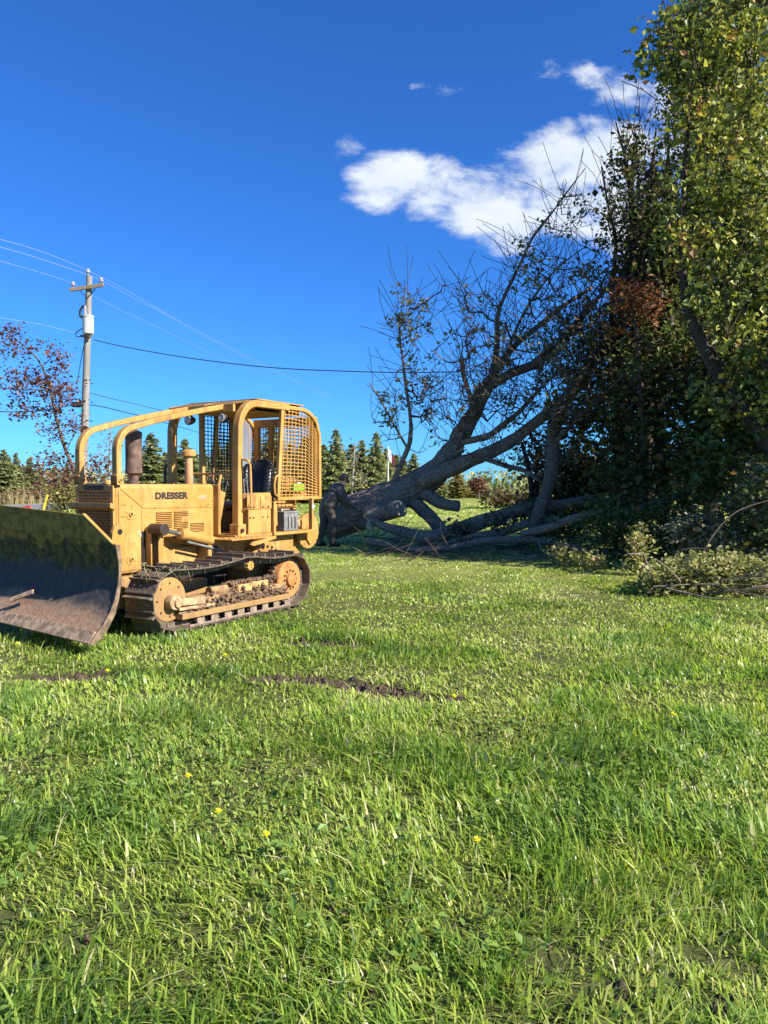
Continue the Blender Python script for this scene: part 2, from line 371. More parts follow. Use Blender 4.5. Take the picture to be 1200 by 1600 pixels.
M['larch'] = mat_leaf('olive_needles', [(0.0, (0.14, 0.13, 0.055)), (0.5, (0.30, 0.27, 0.10)), (1.0, (0.46, 0.40, 0.16))], 0.28, 0.7)
M['dryweed'] = mat_leaf('dry_weed', [(0.0, (0.11, 0.085, 0.045)), (0.5, (0.30, 0.22, 0.12)), (0.8, (0.20, 0.19, 0.07)), (1.0, (0.24, 0.10, 0.06))], 0.3)
M['grass'] = mat_leaf('grass_blades', [(0.0, (0.085, 0.165, 0.045)), (0.35, (0.23, 0.355, 0.064)), (0.7, (0.41, 0.495, 0.092)), (0.9, (0.53, 0.55, 0.16)), (1.0, (0.66, 0.60, 0.38))], 0.48, 0.30)
M['petal'] = mat_simple('yellow_petals', (0.78, 0.66, 0.02), 0.6, 0, 0.1)
M['weedleaf'] = mat_leaf('broad_leaves', [(0.0, (0.10, 0.18, 0.035)), (1.0, (0.22, 0.32, 0.065))], 0.35, 0.4)
M['slot'] = mat_simple('dark_red_slot', (0.075, 0.022, 0.018), 0.9)
M['muffler_yellow'] = mat_paint('scorched_yellow', (0.42, 0.24, 0.09), 1.0)
M['endplate'] = mat_simple('scraped_steel', (0.20, 0.135, 0.085), 0.7, 0.2, 0.5, 12, 0.4)
M['mudsteel'] = mat_simple('muddy_hub', (0.42, 0.27, 0.14), 0.85, 0, 0.4, 18, 0.4)
M['mudlip'] = mat_simple('muddy_lip', (0.22, 0.16, 0.115), 0.9, 0, 0.5, 18, 0.4)
M['guard'] = mat_simple('muddy_guard', (0.25, 0.185, 0.135), 0.85, 0, 0.4, 14, 0.4)
M['boxpaint'] = mat_simple('faded_orange_box', (0.52, 0.29, 0.11), 0.85, 0, 0.3, 14, 0.3)

M['frame_mud'] = mat_simple('muddy_yellow_frame', (0.27, 0.165, 0.075), 0.9, 0, 0.55, 11, 0.5)
# ------------------------------------------------------------------ ground, road
# worn and churned places: (x0, y0, x1, y1, half width)
def seg_px(u0, v0, u1, v1, w): a = gnd(u0, v0); b = gnd(u1, v1); return (a.x, a.y, b.x, b.y, w)
RUTS = [seg_px(395, 1062, 500, 1066, 0.07), seg_px(480, 1062, 615, 1080, 0.12), seg_px(620, 1082, 715, 1094, 0.06), seg_px(465, 1008, 565, 1012, 0.12),
        seg_px(40, 1056, 100, 1060, 0.08), seg_px(100, 1056, 172, 1060, 0.11), seg_px(875, 1192, 905, 1200, 0.04), seg_px(634, 1246, 650, 1256, 0.035),
        seg_px(835, 1492, 885, 1508, 0.035), seg_px(0, 1432, 14, 1448, 0.03), seg_px(105, 1470, 118, 1486, 0.022), seg_px(700, 1448, 740, 1456, 0.028),
        seg_px(1085, 1496, 1150, 1520, 0.035), seg_px(1030, 1287, 1048, 1298, 0.025), seg_px(550, 1578, 575, 1564, 0.025), seg_px(1122, 1570, 1155, 1574, 0.025),
        seg_px(302, 1457, 312, 1466, 0.02), seg_px(505, 1427, 525, 1437, 0.02), seg_px(955, 1551, 980, 1558, 0.02)]
def dirt_at(x, y):
    x = np.asarray(x, float); y = np.asarray(y, float); m = np.zeros_like(x)
    for (x0, y0, x1, y1, w) in RUTS:
        dx, dy = x1 - x0, y1 - y0; L2 = dx * dx + dy * dy
        t = np.clip(((x - x0) * dx + (y - y0) * dy) / L2, 0, 1)
        r = np.hypot(x - x0 - t * dx, y - y0 - t * dy)
        m = np.maximum(m, np.clip(1.6 - r / w, 0, 1))
    return m
def ground_z(x, y):
    x = np.asarray(x, float); y = np.asarray(y, float)
    near = np.exp(-((x / 40) ** 2 + (y / 40) ** 2))
    z = (fbm(x * 0.45, y * 0.45, 3, 3) - 0.5) * 0.07 * near + (fbm(x * 2.3, y * 2.3, 9, 2) - 0.5) * 0.03 * near
    return z - 0.035 * dirt_at(x, y)
n = 300
tt = np.linspace(-1, 1, n)
gx = np.sinh(tt * 6.4) / math.sinh(6.4) * 1800
gy = np.sinh(tt * 6.4) / math.sinh(6.4) * 1800 + 6.0
GX, GY = np.meshgrid(gx, gy); GZ = ground_z(GX, GY)
V = np.stack([GX.ravel(), GY.ravel(), GZ.ravel()], 1)
I = np.arange(n * n).reshape(n, n)
F = np.stack([I[:-1, :-1].ravel(), I[:-1, 1:].ravel(), I[1:, 1:].ravel(), I[1:, :-1].ravel()], 1)
me = np_mesh('ground', V, F, smooth=True)
a = me.attributes.new('dirt', 'FLOAT', 'POINT'); a.data.foreach_set('value', dirt_at(V[:, 0], V[:, 1]).astype(np.float32))
def mk_ground():
    t = NT('lawn_soil'); v = t.coord(); n1 = t.noise(0.35, 6, 0.6, v); n2 = t.noise(9, 6, 0.7, v)
    g = t.ramp(n2, [(0.25, (0.13, 0.165, 0.035)), (0.55, (0.25, 0.285, 0.062)), (0.8, (0.37, 0.36, 0.11))])
    g = t.mix(t.rng(n1, 0.45, 0.7, 0, 0.5), g, (0.36, 0.32, 0.13))
    soil = t.ramp(t.noise(22, 6, 0.7, v), [(0.3, (0.028, 0.019, 0.012)), (0.7, (0.11, 0.075, 0.045))])
    sx = t.n('ShaderNodeSeparateXYZ'); t.l(v, sx.inputs[0])
    thatch = t.mix(t.rng(n2, 0.35, 0.7), (0.05, 0.06, 0.02), (0.13, 0.14, 0.045))
    g = t.mix(t.rng(sx.outputs[1], 8, 16), thatch, g)
    c = t.mix(t.attr('dirt'), g, soil); t.set(c, 0.95, 0, 0.1); t.bump(t.noise(40, 5, 0.7, v), 0.6, 0.03); return t.m
tag(link_mesh('ground', me, mk_ground()), kind='structure')

# the road passes on the left and runs away to the right behind everything
ra = gnd(0, 800.5); rdir = Vector((0.20, 0.98, 0)).normalized(); rn = Vector((-rdir.y, rdir.x, 0))
def road_strip(name, off0, off1, z, mat, t0=-120, t1=900):
    m = MB(); k = 60
    pts = [ra + rdir * (t0 + (t1 - t0) * (i / k) ** 1.6) for i in range(k + 1)]
    V = []
    for p in pts:
        for o in (off0, off1): q = p + rn * o; V.append((q.x, q.y, z))
    m.add(V, [(2 * i, 2 * i + 1, 2 * i + 3, 2 * i + 2) for i in range(k)])
    o = m.build(name, mat); tag(o, kind='structure'); return o
def mk_road():
    t = NT('old_asphalt'); v = t.coord(); c = t.mix(t.rng(t.noise(0.8, 6, 0.7, v), 0.3, 0.7), (0.14, 0.14, 0.145), (0.22, 0.22, 0.225))
    t.set(c, 0.9); t.bump(t.noise(30, 4, 0.7, v), 0.3, 0.02); return t.m
road_strip('road_shoulder', -0.9, 8.6, 0.055, mat_simple('gravel', (0.27, 0.25, 0.22), 0.95, 0, 0.3, 3))
road_strip('road', 0.3, 7.4, 0.062, mk_road())
road_strip('road_edge_line', 0.55, 0.68, 0.068, mat_simple('line_paint', (0.62, 0.62, 0.58), 0.8))
road_strip('road_centre_line', 3.75, 3.88, 0.068, mat_simple('yellow_line_paint', (0.55, 0.38, 0.06), 0.8))

# ------------------------------------------------------------------ grass
def make_blades(X, Y, H, W, tint, lean, az=None, curl=1.0, baseZ=None):
    """tapering bent blades: 7 vertices, 2 quads + tip drawn as quads with a doubled tip -> 3 quads"""
    n = len(X); az = RNG.uniform(0, 2 * np.pi, n) if az is None else az
    ax = np.stack([np.cos(az), np.sin(az)], 1); sd = np.stack([-np.sin(az), np.cos(az)], 1)
    Z = ground_z(X, Y) - 0.01 if baseZ is None else baseZ
    P = np.zeros((n, 7, 3), dtype=np.float32)
    prev = None
    for k, (f, w) in enumerate(((0.0, 0.8), (0.42, 1.0), (0.78, 0.72), (1.0, 0.0))):
        hor = lean * H * f ** 1.7 * curl; ver = H * (f - 0.42 * np.minimum(lean, 1.3) * f ** 2.4)
        cx = X + ax[:, 0] * hor; cy = Y + ax[:, 1] * hor; cz = Z + ver
        tw = w * W / 2
        if k < 3:
            P[:, 2 * k] = np.stack([cx - sd[:, 0] * tw, cy - sd[:, 1] * tw, cz], 1)
            P[:, 2 * k + 1] = np.stack([cx + sd[:, 0] * tw, cy + sd[:, 1] * tw, cz], 1)
        else: P[:, 6] = np.stack([cx, cy, cz], 1)
    b = (np.arange(n) * 7)[:, None]
    F = np.concatenate([b + np.array([[0, 1, 3]]), b + np.array([[0, 3, 2]]), b + np.array([[2, 3, 5]]), b + np.array([[2, 5, 4]]), b + np.array([[4, 5, 6]])], 0)
    return P.reshape(-1, 3), F, np.tile(tint, 5)

def sample_band(d0, d1, dens, margin):
    half = d1 * 0.5 + margin
    n = int(dens * (d1 - d0) * 2 * half)
    x = RNG.uniform(-half, half, n); y = RNG.uniform(d0, d1, n)
    k = np.abs(x) < y * 0.5 + margin
    return x[k], y[k]
def dozer_clear(x, y):
    """tracks press the grass flat"""
    t = math.radians(31); hx, hy = -math.sin(t), -math.cos(t); lx, ly = math.cos(t), -math.sin(t)
    px_, py_ = x + 2.963, y - 8.156
    a = px_ * hx + py_ * hy; b = px_ * lx + py_ * ly
    return (a < 0.15) & (a > -2.0) & (np.abs(np.abs(b) - 0.90) < 0.2)
vv = []; ff = []; tt_ = []; off = 0
SHORT = gnd(600, 905).y
for (d0, d1, dens, hmin, hmax, w) in ((1.3, 3.2, 4600, 0.04, 0.17, 0.0056), (3.2, 5.2, 3000, 0.03, 0.14, 0.0074), (5.2, 8.0, 1700, 0.035, 0.105, 0.010),
                                      (8.0, 12.0, 800, 0.028, 0.062, 0.015), (12, 19, 300, 0.028, 0.055, 0.024), (19, 34, 60, 0.04, 0.08, 0.05), (34, 60, 9, 0.06, 0.14, 0.14)):
    x, y = sample_band(d0, d1, dens, 0.9 if d1 < 20 else 3.0)
    tuft = fbm(x * 1.5, y * 1.5, 41, 3); fine = vnoise(x * 9, y * 9, 5); patch = fbm(x * 0.5, y * 0.5, 77, 3)
    keep = RNG.random(len(x)) < np.clip(0.55 + 1.3 * (fine - 0.25) + 1.0 * (tuft - 0.45), 0.25, 1)
    keep &= RNG.random(len(x)) > dirt_at(x, y) * 0.985
    keep &= ~(dozer_clear(x, y) & (RNG.random(len(x)) < 0.9))
    if d1 > 30: rd = (x - ra.x) * rn.x + (y - ra.y) * rn.y; keep &= (rd < -1.2)
    x, y, tuft, fine, patch = (q[keep] for q in (x, y, tuft, fine, patch)); n = len(x)
    H = hmin + (hmax - hmin) * np.clip(0.05 + 2.1 * (tuft - 0.37) + RNG.normal(0, 0.22, n), 0, 1.35)
    W = w * RNG.uniform(0.6, 1.35, n) * np.where(RNG.random(n) < 0.14, 2.0, 1)
    lean = np.abs(RNG.normal(0.55, 0.38, n)) + 0.05
    tint = np.clip(0.53 + 0.022 * np.clip(y - 4, 0, 10) + 0.42 * (patch - 0.5) - 1.25 * (tuft - 0.5) + RNG.normal(0, 0.20, n), 0.02, 0.94)
    tint = np.where(RNG.random(n) < 0.03 + 0.03 * (patch > 0.58), RNG.uniform(0.95, 1.0, n), tint)
    az = 2 * np.pi * fbm(x * 0.9, y * 0.9, 23, 2) * 1.6 + RNG.normal(0, 1.15, n)
    P, F, T = make_blades(x, y, H, W, tint, lean, az)
    vv.append(P); ff.append(F + off); tt_.append(T); off += len(P)
# fine short undergrowth that fills the gaps
for (d0, d1, dens, w) in ((1.3, 3.2, 3000, 0.006), (3.2, 5.5, 1600, 0.009), (5.5, 9, 800, 0.014)):
    x, y = sample_band(d0, d1, dens, 0.9); k = RNG.random(len(x)) > dirt_at(x, y) * 0.97; x, y = x[k], y[k]; n = len(x)
    P, F, T = make_blades(x, y, RNG.uniform(0.015, 0.05, n), RNG.uniform(0.6, 1.6, n) * w, np.clip(RNG.normal(0.47, 0.22, n) + 0.5 * (fbm(x * 0.5, y * 0.5, 77, 3) - 0.5), 0.05, 0.97), RNG.uniform(0.3, 1.6, n))
    vv.append(P); ff.append(F + off); tt_.append(T); off += len(P)
# flattened straw and long stray blades
x, y = sample_band(1.4, 9, 26, 0.8); n = len(x)
P, F, T = make_blades(x, y, RNG.uniform(0.10, 0.22, n), RNG.uniform(0.0025, 0.0048, n) * (1 + y * 0.08), np.where(RNG.random(n) < 0.35, 0.97, 0.78), RNG.uniform(0.7, 1.5, n))
vv.append(P); ff.append(F + off); tt_.append(T); off += len(P)
me = np_mesh('grass', np.concatenate(vv), np.concatenate(ff), {'tint': np.concatenate(tt_)}, smooth=True)
tag(link_mesh('grass', me, M['grass']), 'green grass of the lawn with yellow-green blades and dry straw', 'grass', kind='stuff')
print('grass tris', len(me.polygons))

# low broad-leaved weeds between the blades
def leaf_quads(C, N, S, up, tint, aspect=0.62, fold=0.18):
    """folded diamond leaves: C centres, N normals, S lengths, up in-plane directions"""
    n = len(C); N = N / np.linalg.norm(N, axis=1, keepdims=True)
    U = up - N * np.sum(up * N, 1, keepdims=True); U /= np.linalg.norm(U, axis=1, keepdims=True) + 1e-9
    Wd = np.cross(N, U); S = S[:, None]
    P = np.zeros((n, 4, 3), dtype=np.float32)
    P[:, 0] = C - U * S * 0.5; P[:, 2] = C + U * S * 0.5
    P[:, 1] = C + Wd * S * aspect * 0.5 + N * S * fold; P[:, 3] = C - Wd * S * aspect * 0.5 + N * S * fold
    b = (np.arange(n) * 4)[:, None]
    return P.reshape(-1, 3), np.concatenate([b + np.array([[0, 3, 2]]), b + np.array([[0, 2, 1]])], 0), np.tile(tint, 2)
x, y = sample_band(1.5, 4.8, 420, 0.6); k = (fbm(x * 1.1, y * 1.1, 131, 2) > 0.47); x, y = x[k], y[k]; n = len(x)
C = np.stack([x, y, ground_z(x, y) + RNG.uniform(0.02, 0.085, n)], 1)
Nn = np.stack([RNG.normal(0, 0.4, n), RNG.normal(0, 0.4, n), np.ones(n)], 1)
P, F, T = leaf_quads(C, Nn, RNG.uniform(0.02, 0.055, n), RNG.normal(0, 1, (n, 3)), RNG.random(n), 0.6, 0.10)
tag(link_mesh('ground_weeds', np_mesh('ground_weeds', P, F, {'tint': T}), M['weedleaf']), 'small broad-leaved weeds scattered low in the grass', 'weeds', kind='stuff')

# churned soil lumps in the ruts
def clod_mesh(pts, sizes, name):
    vs_, fs_ = [], []; o_ = 0
    base = np.array([(1, 0, 0), (-1, 0, 0), (0, 1, 0), (0, -1, 0), (0, 0, 1), (0, 0, -1)], float)
    fa = np.array([(0, 2, 4), (2, 1, 4), (1, 3, 4), (3, 0, 4), (2, 0, 5), (1, 2, 5), (3, 1, 5), (0, 3, 5)])
    for p, s_ in zip(pts, sizes):
        q = base * s_ * RNG.uniform(0.55, 1.3, (6, 3)); th = RNG.uniform(0, 6.28); c, sn = math.cos(th), math.sin(th)
        q = q @ np.array([[c, sn, 0], [-sn, c, 0], [0, 0, 1]]); vs_.append(q + p); fs_.append(fa + o_); o_ += 6
    return np_mesh(name, np.concatenate(vs_), np.concatenate(fs_))
pts = []; sz = []
for (x0, y0, x1, y1, w) in RUTS:
    L = math.hypot(x1 - x0, y1 - y0)
    for i in range(int(24 + 110 * L)):
        f = random.random(); X = x0 + (x1 - x0) * f + random.gauss(0, w * 0.6); Y = y0 + (y1 - y0) * f + random.gauss(0, w * 0.6)
        s_ = random.uniform(0.006, 0.022) * (1 + 0.10 * y0) * (1.3 if y0 > 5 else 1); pts.append((X, Y, float(ground_z(X, Y)) + s_ * 0.3)); sz.append(s_)
tag(link_mesh('soil_clods', clod_mesh(pts, sz, 'soil_clods'), mat_simple('dark_soil', (0.075, 0.05, 0.032), 0.95, 0, 0.5, 30, 0.6)), 'dark crumbs of churned soil in the ruts of the lawn', 'soil', kind='stuff')

# dandelions
def dandelion(u, v, label, h=0.11):
    g = gnd(u, v + 8); o = empty('dandelion', (g.x, g.y, float(ground_z(g.x, g.y)))); tag(o, label, 'flower', 'dandelions in the lawn')
    s = 0.013 + 0.0010 * g.y
    m = MB(); m.tube([(0, 0, -0.01), (0.004, 0.002, h * 0.6), (0.0, 0.004, h)], 0.0022, 5); m.build('stem', M['weedleaf'] and mat_stem, o)
    m = MB(); k = 14
    for ring, (r, zt) in enumerate(((s, 0.004), (s * 0.62, 0.010))):
        for i in range(k):
            a = 2 * math.pi * (i + 0.5 * ring) / k; b0 = a - 0.2; b1 = a + 0.2
            m.add([(0, 0.004, h), (r * math.cos(b0), 0.004 + r * math.sin(b0), h + zt), (r * 1.12 * math.cos(a), 0.004 + r * 1.12 * math.sin(a), h + zt * 1.3), (r * math.cos(b1), 0.004 + r * math.sin(b1), h + zt)], [(0, 1, 2, 3)])
    m.tube([(0, 0.004, h - 0.008), (0, 0.004, h + 0.004)], [s * 0.3, s * 0.55], 8)
    m.build('flower_head', M['petal'], o, fix=False)
mat_stem = mat_simple('flower_stem', (0.10, 0.17, 0.04), 0.6)
for (u, v, l) in ((341, 1301, 'yellow dandelion in the tall grass left of the middle'), (416, 1343, 'yellow dandelion right of the other one in the near lawn'), (745, 1349, 'lone yellow dandelion in the near right half of the lawn'),
                  (294, 1241, 'small yellow dandelion farther back in the left lawn'), (168, 1057, 'yellow dandelion at the edge of the left soil patch'), (33, 996, 'yellow dandelion just below the dozer blade'), (27, 1014, 'low yellow dandelion in the shade below the blade'),
                  (352, 1037, 'yellow dandelion in front of the near crawler track'), (710, 1107, 'pale yellow dandelion beyond the end of the long rut'), (1052, 1133, 'rightmost yellow dandelion of the lawn')):
    dandelion(u, v, l)

# fallen leaves and chips on the mown part under the trees
n = 480
u = RNG.uniform(480, 1200, n); v = 868 + RNG.gamma(1.6, 16, n)
C = []; S = []
for a_, b_ in zip(u, v):
    g = gnd(a_, b_); C.append((g.x, g.y, float(ground_z(g.x, g.y)) + 0.045 + random.random() * 0.03)); S.append(random.uniform(0.025, 0.06))
Nn = np.stack([RNG.normal(0, 0.5, n), RNG.normal(0, 0.5, n), np.ones(n)], 1)
P, F, T = leaf_quads(np.array(C), Nn, np.array(S), RNG.normal(0, 1, (n, 3)), RNG.random(n), 0.7, 0.12)
tag(link_mesh('fallen_leaves', np_mesh('fallen_leaves', P, F, {'tint': T}), M['leaf_pile']), 'dry fallen leaves strewn on the short grass by the trees', 'leaves', kind='stuff')
# ------------------------------------------------------------------ bulldozer
TH = math.radians(31)
HD = Vector((-math.sin(TH), -math.cos(TH), 0))
DOZ = empty('bulldozer', (-2.963, 8.156, 0.0), math.atan2(HD.y, HD.x))
tag(DOZ, 'yellow crawler bulldozer with caged canopy and raised dirty blade on the lawn', 'bulldozer')
Y, YD, TR = M['yellow'], M['yellow_dirty'], M['track']
HW = 0.30                                            # half width of the engine hood
def both(fn):
    for s in (1, -1): fn(s)
def arc(cx, cz, r, a0, a1, n, y=0.0):
    return [(cx + r * math.cos(math.radians(a0 + (a1 - a0) * i / n)), y, cz + r * math.sin(math.radians(a0 + (a1 - a0) * i / n))) for i in range(n + 1)]
def disc_bolts(m, cx, y, cz, r, n, br, out, a0=0.0):
    for i in range(n):
        a = a0 + 2 * math.pi * i / n; p = (cx + r * math.cos(a), y, cz + r * math.sin(a)); m.cyl(p, (p[0], y + out, p[2]), br, n=6)

# --- engine hood
hood = MB().box(-1.335, 0.105, -HW, HW, 0.56, 1.505).build('hood', Y, DOZ, bevel=0.04, seg=4)
def hood_side(s):
    y0, y1 = s * HW, s * (HW + 0.008)
    MB().prism([(0.075, 0.60), (0.075, 1.445), (-0.205, 1.255), (-0.205, 0.60)], y0, y1).build('side_cover', Y, hood, bevel=0.003)
    MB().prism([(-0.225, 0.80), (-0.225, 1.232), (-1.30, 1.215), (-1.30, 0.86), (-1.0, 0.80)], y0, y1).build('engine_panel', Y, hood, bevel=0.003)
    MB().prism([(0.06, 1.458), (-0.215, 1.268), (-0.225, 1.245), (-1.305, 1.228), (-1.305, 1.468), (0.03, 1.468)], y0, y1).build('hood_lid', Y, hood, bevel=0.003)
    for (x0, x1, z0, z1, k) in ((-0.42, -0.645, 1.02, 1.205, 9), (-0.68, -0.895, 1.005, 1.205, 10), (-0.93, -1.15, 0.955, 1.065, 6)):
        m = MB()
        for i in range(k):
            z = z0 + (z1 - z0) * (i + 0.5) / k; h = (z1 - z0) / k
            xe = x1 if not (k == 10 and i in (4, 5, 6)) else x0 + (x1 - x0) * 0.55
            m.add([(x0, s * (HW + 0.006), z + h * 0.42), (xe, s * (HW + 0.006), z + h * 0.42), (xe, s * (HW + 0.024), z - h * 0.12), (x0, s * (HW + 0.024), z - h * 0.12),
                   (x0, s * (HW + 0.006), z + h * 0.22), (xe, s * (HW + 0.006), z + h * 0.22), (xe, s * (HW + 0.020), z - h * 0.16), (x0, s * (HW + 0.020), z - h * 0.16)],
                  [(0, 1, 2, 3), (7, 6, 5, 4), (3, 2, 6, 7), (0, 3, 7, 4), (1, 5, 6, 2)])
        lv = m.build('louver', YD, hood)
        m = MB()
        for i in range(k):
            z = z0 + (z1 - z0) * (i + 0.5) / k; h = (z1 - z0) / k
            m.box(x0, x1 if not (k == 10 and i in (4, 5, 6)) else x0 + (x1 - x0) * 0.55, s * (HW + 0.0095), s * (HW + 0.0085), z - h * 0.42, z + h * 0.12)
        m.build('louver_slot', M['slot'], hood)
    for cz in (1.19, 0.715):
        m = MB(); m.cyl((-0.07, s * (HW + 0.004), cz), (-0.07, s * (HW + 0.014), cz), 0.062, n=28); m.cyl((-0.07, s * (HW + 0.01), cz), (-0.07, s * (HW + 0.03), cz), 0.027, n=16)
        c = m.build('round_cap', Y, hood, bevel=0.003)
        m = MB(); m.cyl((-0.07, s * (HW + 0.03), cz), (-0.07, s * (HW + 0.034), cz), 0.014, n=12)
        disc_bolts(m, -0.07, s * (HW + 0.008), cz, 0.050, 4, 0.0055, s * 0.009, 0.3); tag(m.build('bolt', M['grease'], hood), kind='stuff')
    m = MB()
    for (x, z) in ((-0.0, 1.285), (0.045, 1.165), (0.015, 1.165), (-0.41, 1.245), (-0.74, 1.245), (-1.1, 1.25), (-1.19, 1.25), (-1.285, 1.26), (-1.285, 1.30), (-1.22, 1.26)):
        m.cyl((x, s * (HW + 0.004), z), (x, s * (HW + 0.013), z), 0.0065, n=8)
    tag(m.build('bolt', M['grease'], hood), kind='stuff')
    MB().box(-0.30, -0.16, s * (HW + 0.0075), s * (HW + 0.009), 0.0, 0.001).build('decal', M['decal_dim'], hood) if False else None

both(hood_side)
m = MB(); m.add([(-0.305, HW + 0.0098, 0.86), (-0.285, HW + 0.0098, 0.84), (-0.16, HW + 0.0098, 1.0), (-0.18, HW + 0.0098, 1.02)], [(0, 1, 2, 3)]); m.build('worn_sticker', M['decal_dim'], hood)
m = MB(); m.add([(-1.06, HW + 0.0098, 1.335), (-1.19, HW + 0.0098, 1.335), (-1.19, HW + 0.0098, 1.375), (-1.06, HW + 0.0098, 1.375)], [(0, 1, 2, 3)]); m.build('worn_sticker', M['decal_dim'], hood)

def lettering(txt, size, mat, parent, loc, rot, spread=1.0, off=0.006):
    cu = bpy.data.curves.new('lettering', 'FONT'); cu.body = txt; cu.size = size; cu.align_x = 'CENTER'; cu.align_y = 'CENTER'; cu.extrude = 0.0012; cu.offset = off; cu.space_character = 1.06
    tmp = bpy.data.objects.new('lettering', cu); COL.objects.link(tmp); bpy.context.view_layer.update()
    me = bpy.data.meshes.new_from_object(tmp.evaluated_get(bpy.context.evaluated_depsgraph_get()))
    bpy.data.objects.remove(tmp); bpy.data.curves.remove(cu)
    for v in me.vertices: v.co.x *= spread
    me.materials.clear(); o = link_mesh('lettering', me, mat, parent); o.location = loc; o.rotation_euler = rot
    return o
lettering('DRESSER', 0.098, M['decal'], hood, (-0.645, HW + 0.0105, 1.372), (math.pi / 2, 0, math.pi), 1.20, 0.0052)
lettering('DRESSER', 0.098, M['decal'], hood, (-0.645, -HW - 0.0105, 1.372), (math.pi / 2, 0, 0), 1.20, 0.0052)

# --- front: radiator guard, perforated grilles, visor bar
fx = 0.105
guard = MB()
guard.box(fx, fx + 0.035, -HW + 0.005, -HW + 0.055, 0.56, 1.49); guard.box(fx, fx + 0.035, HW - 0.055, HW - 0.005, 0.56, 1.49)
top = [(-HW + 0.056, 1.425), (HW - 0.056, 1.425), (HW - 0.056, 1.495), (0.12, 1.515), (-0.12, 1.515), (-HW + 0.056, 1.495)]
guard.add([(fx, y, z) for y, z in top] + [(fx + 0.033, y, z) for y, z in top], [(0, 1, 2, 3, 4, 5), (11, 10, 9, 8, 7, 6)] + [(i, i + 6, (i + 1) % 6 + 6, (i + 1) % 6) for i in range(6)])
guard.box(fx, fx + 0.033, -HW + 0.056, HW - 0.056, 0.56, 0.99)
guard = guard.build('radiator_guard', Y, DOZ, bevel=0.006)
lettering('DRESSER', 0.062, M['decal'], guard, (fx + 0.0345, 0.0, 1.463), (math.pi / 2, 0, math.pi / 2), 1.28, 0.0034)
def perforated(y0, y1, z0, z1, x, pitch, r, th=0.004):
    m = MB(); hx = pitch; hz = pitch * 0.866; ny = int((y1 - y0) / hx); nzz = int((z1 - z0) / hz)
    for j in range(nzz):
        for i in range(ny):
            cy = y0 + (i + 0.5 + (0.25 if j % 2 else -0.25)) * (y1 - y0) / ny; cz = z0 + (j + 0.5) * (z1 - z0) / nzz
            ro = pitch * 0.60
            o_ = [(x, cy + ro * math.sin(math.radians(60 * k)), cz + ro * math.cos(math.radians(60 * k))) for k in range(6)]
            q_ = [(x, cy + r * math.sin(math.radians(60 * k)), cz + r * math.cos(math.radians(60 * k))) for k in range(6)]
            w_ = [(x - th * 2, p[1], p[2]) for p in q_]
            m.add(o_ + q_ + w_, [(k, (k + 1) % 6, (k + 1) % 6 + 6, k + 6) for k in range(6)] + [(k + 6, (k + 1) % 6 + 6, (k + 1) % 6 + 12, k + 12) for k in range(6)])
    return m
perforated(-HW + 0.05, HW - 0.05, 1.300, 1.430, fx + 0.022, 0.036, 0.0135).build('grille', YD, guard, fix=False)
perforated(-HW + 0.05, HW - 0.05, 0.985, 1.235, fx + 0.022, 0.036, 0.0135).build('grille', YD, guard, fix=False)
MB().box(fx + 0.002, fx + 0.006, -HW + 0.05, HW - 0.05, 0.985, 1.43).build('radiator_core', M['black'], guard)
m = MB(); zc = 1.267
m.add([(fx + 0.034, y, z) for y in (-HW - 0.035, HW + 0.03) for z in (zc - 0.035, zc + 0.035)] + [(fx + 0.10, y, z) for y in (-HW - 0.035, HW + 0.03) for z in (zc - 0.005, zc + 0.045)] +
      [(fx + 0.034, y, zc - 0.045) for y in (-HW - 0.035, HW + 0.03)],
      [(0, 2, 6, 4), (1, 5, 7, 3), (4, 6, 7, 5), (0, 1, 3, 2), (0, 4, 5, 1), (2, 3, 7, 6)])
m.build('visor_bar', Y, guard, bevel=0.004)
# lower front: bumper tube and cross member
m = MB(); m.tube([(fx + 0.02, -0.34, 0.60), (fx + 0.02, 0.34, 0.60)], 0.055, 18); m.build('bumper_tube', Y, DOZ, bevel=0.006)
MB().box(-0.25, fx + 0.06, -0.33, 0.33, 0.30, 0.54).build('front_cross_member', YD, DOZ, bevel=0.012)
m = MB(); m.cyl((0.0, 0.05, 1.50), (0.0, 0.05, 1.535), 0.045, n=18); m.box(-0.035, 0.035, 0.03, 0.07, 1.535, 1.547); m.build('radiator_cap', Y, DOZ, bevel=0.003)

# --- exhaust and air intake
m = MB(); m.cyl((-0.39, 0, 1.50), (-0.39, 0, 1.63), 0.052, n=20); m.build('exhaust_pipe', M['muffler'], DOZ)
m = MB(); m.tube([(-0.39, 0, z) for z in (1.60, 1.62, 1.625, 1.66, 1.665, 2.02, 2.03, 2.075, 2.10)], [0.055, 0.085, 0.092, 0.092, 0.088, 0.088, 0.092, 0.092, 0.045], 28); m.cyl((-0.39, 0, 2.09), (-0.41, 0, 2.17), 0.043, n=16)
m.build('muffler', M['muffler'], DOZ, smooth=40)
m = MB(); m.tube([(-1.10, 0.12, z) for z in (1.49, 1.80, 1.86)], [0.048, 0.045, 0.044], 20); st = m.build('intake_stack', M['muffler_yellow'] if 'muffler_yellow' in M else YD, DOZ, smooth=40)
m = MB(); m.tube([(-1.10, 0.12, z) for z in (1.83, 1.835, 1.885, 1.905, 1.915)], [0.05, 0.085, 0.085, 0.068, 0.0], 24); m.build('rain_cap', Y, st, smooth=35)

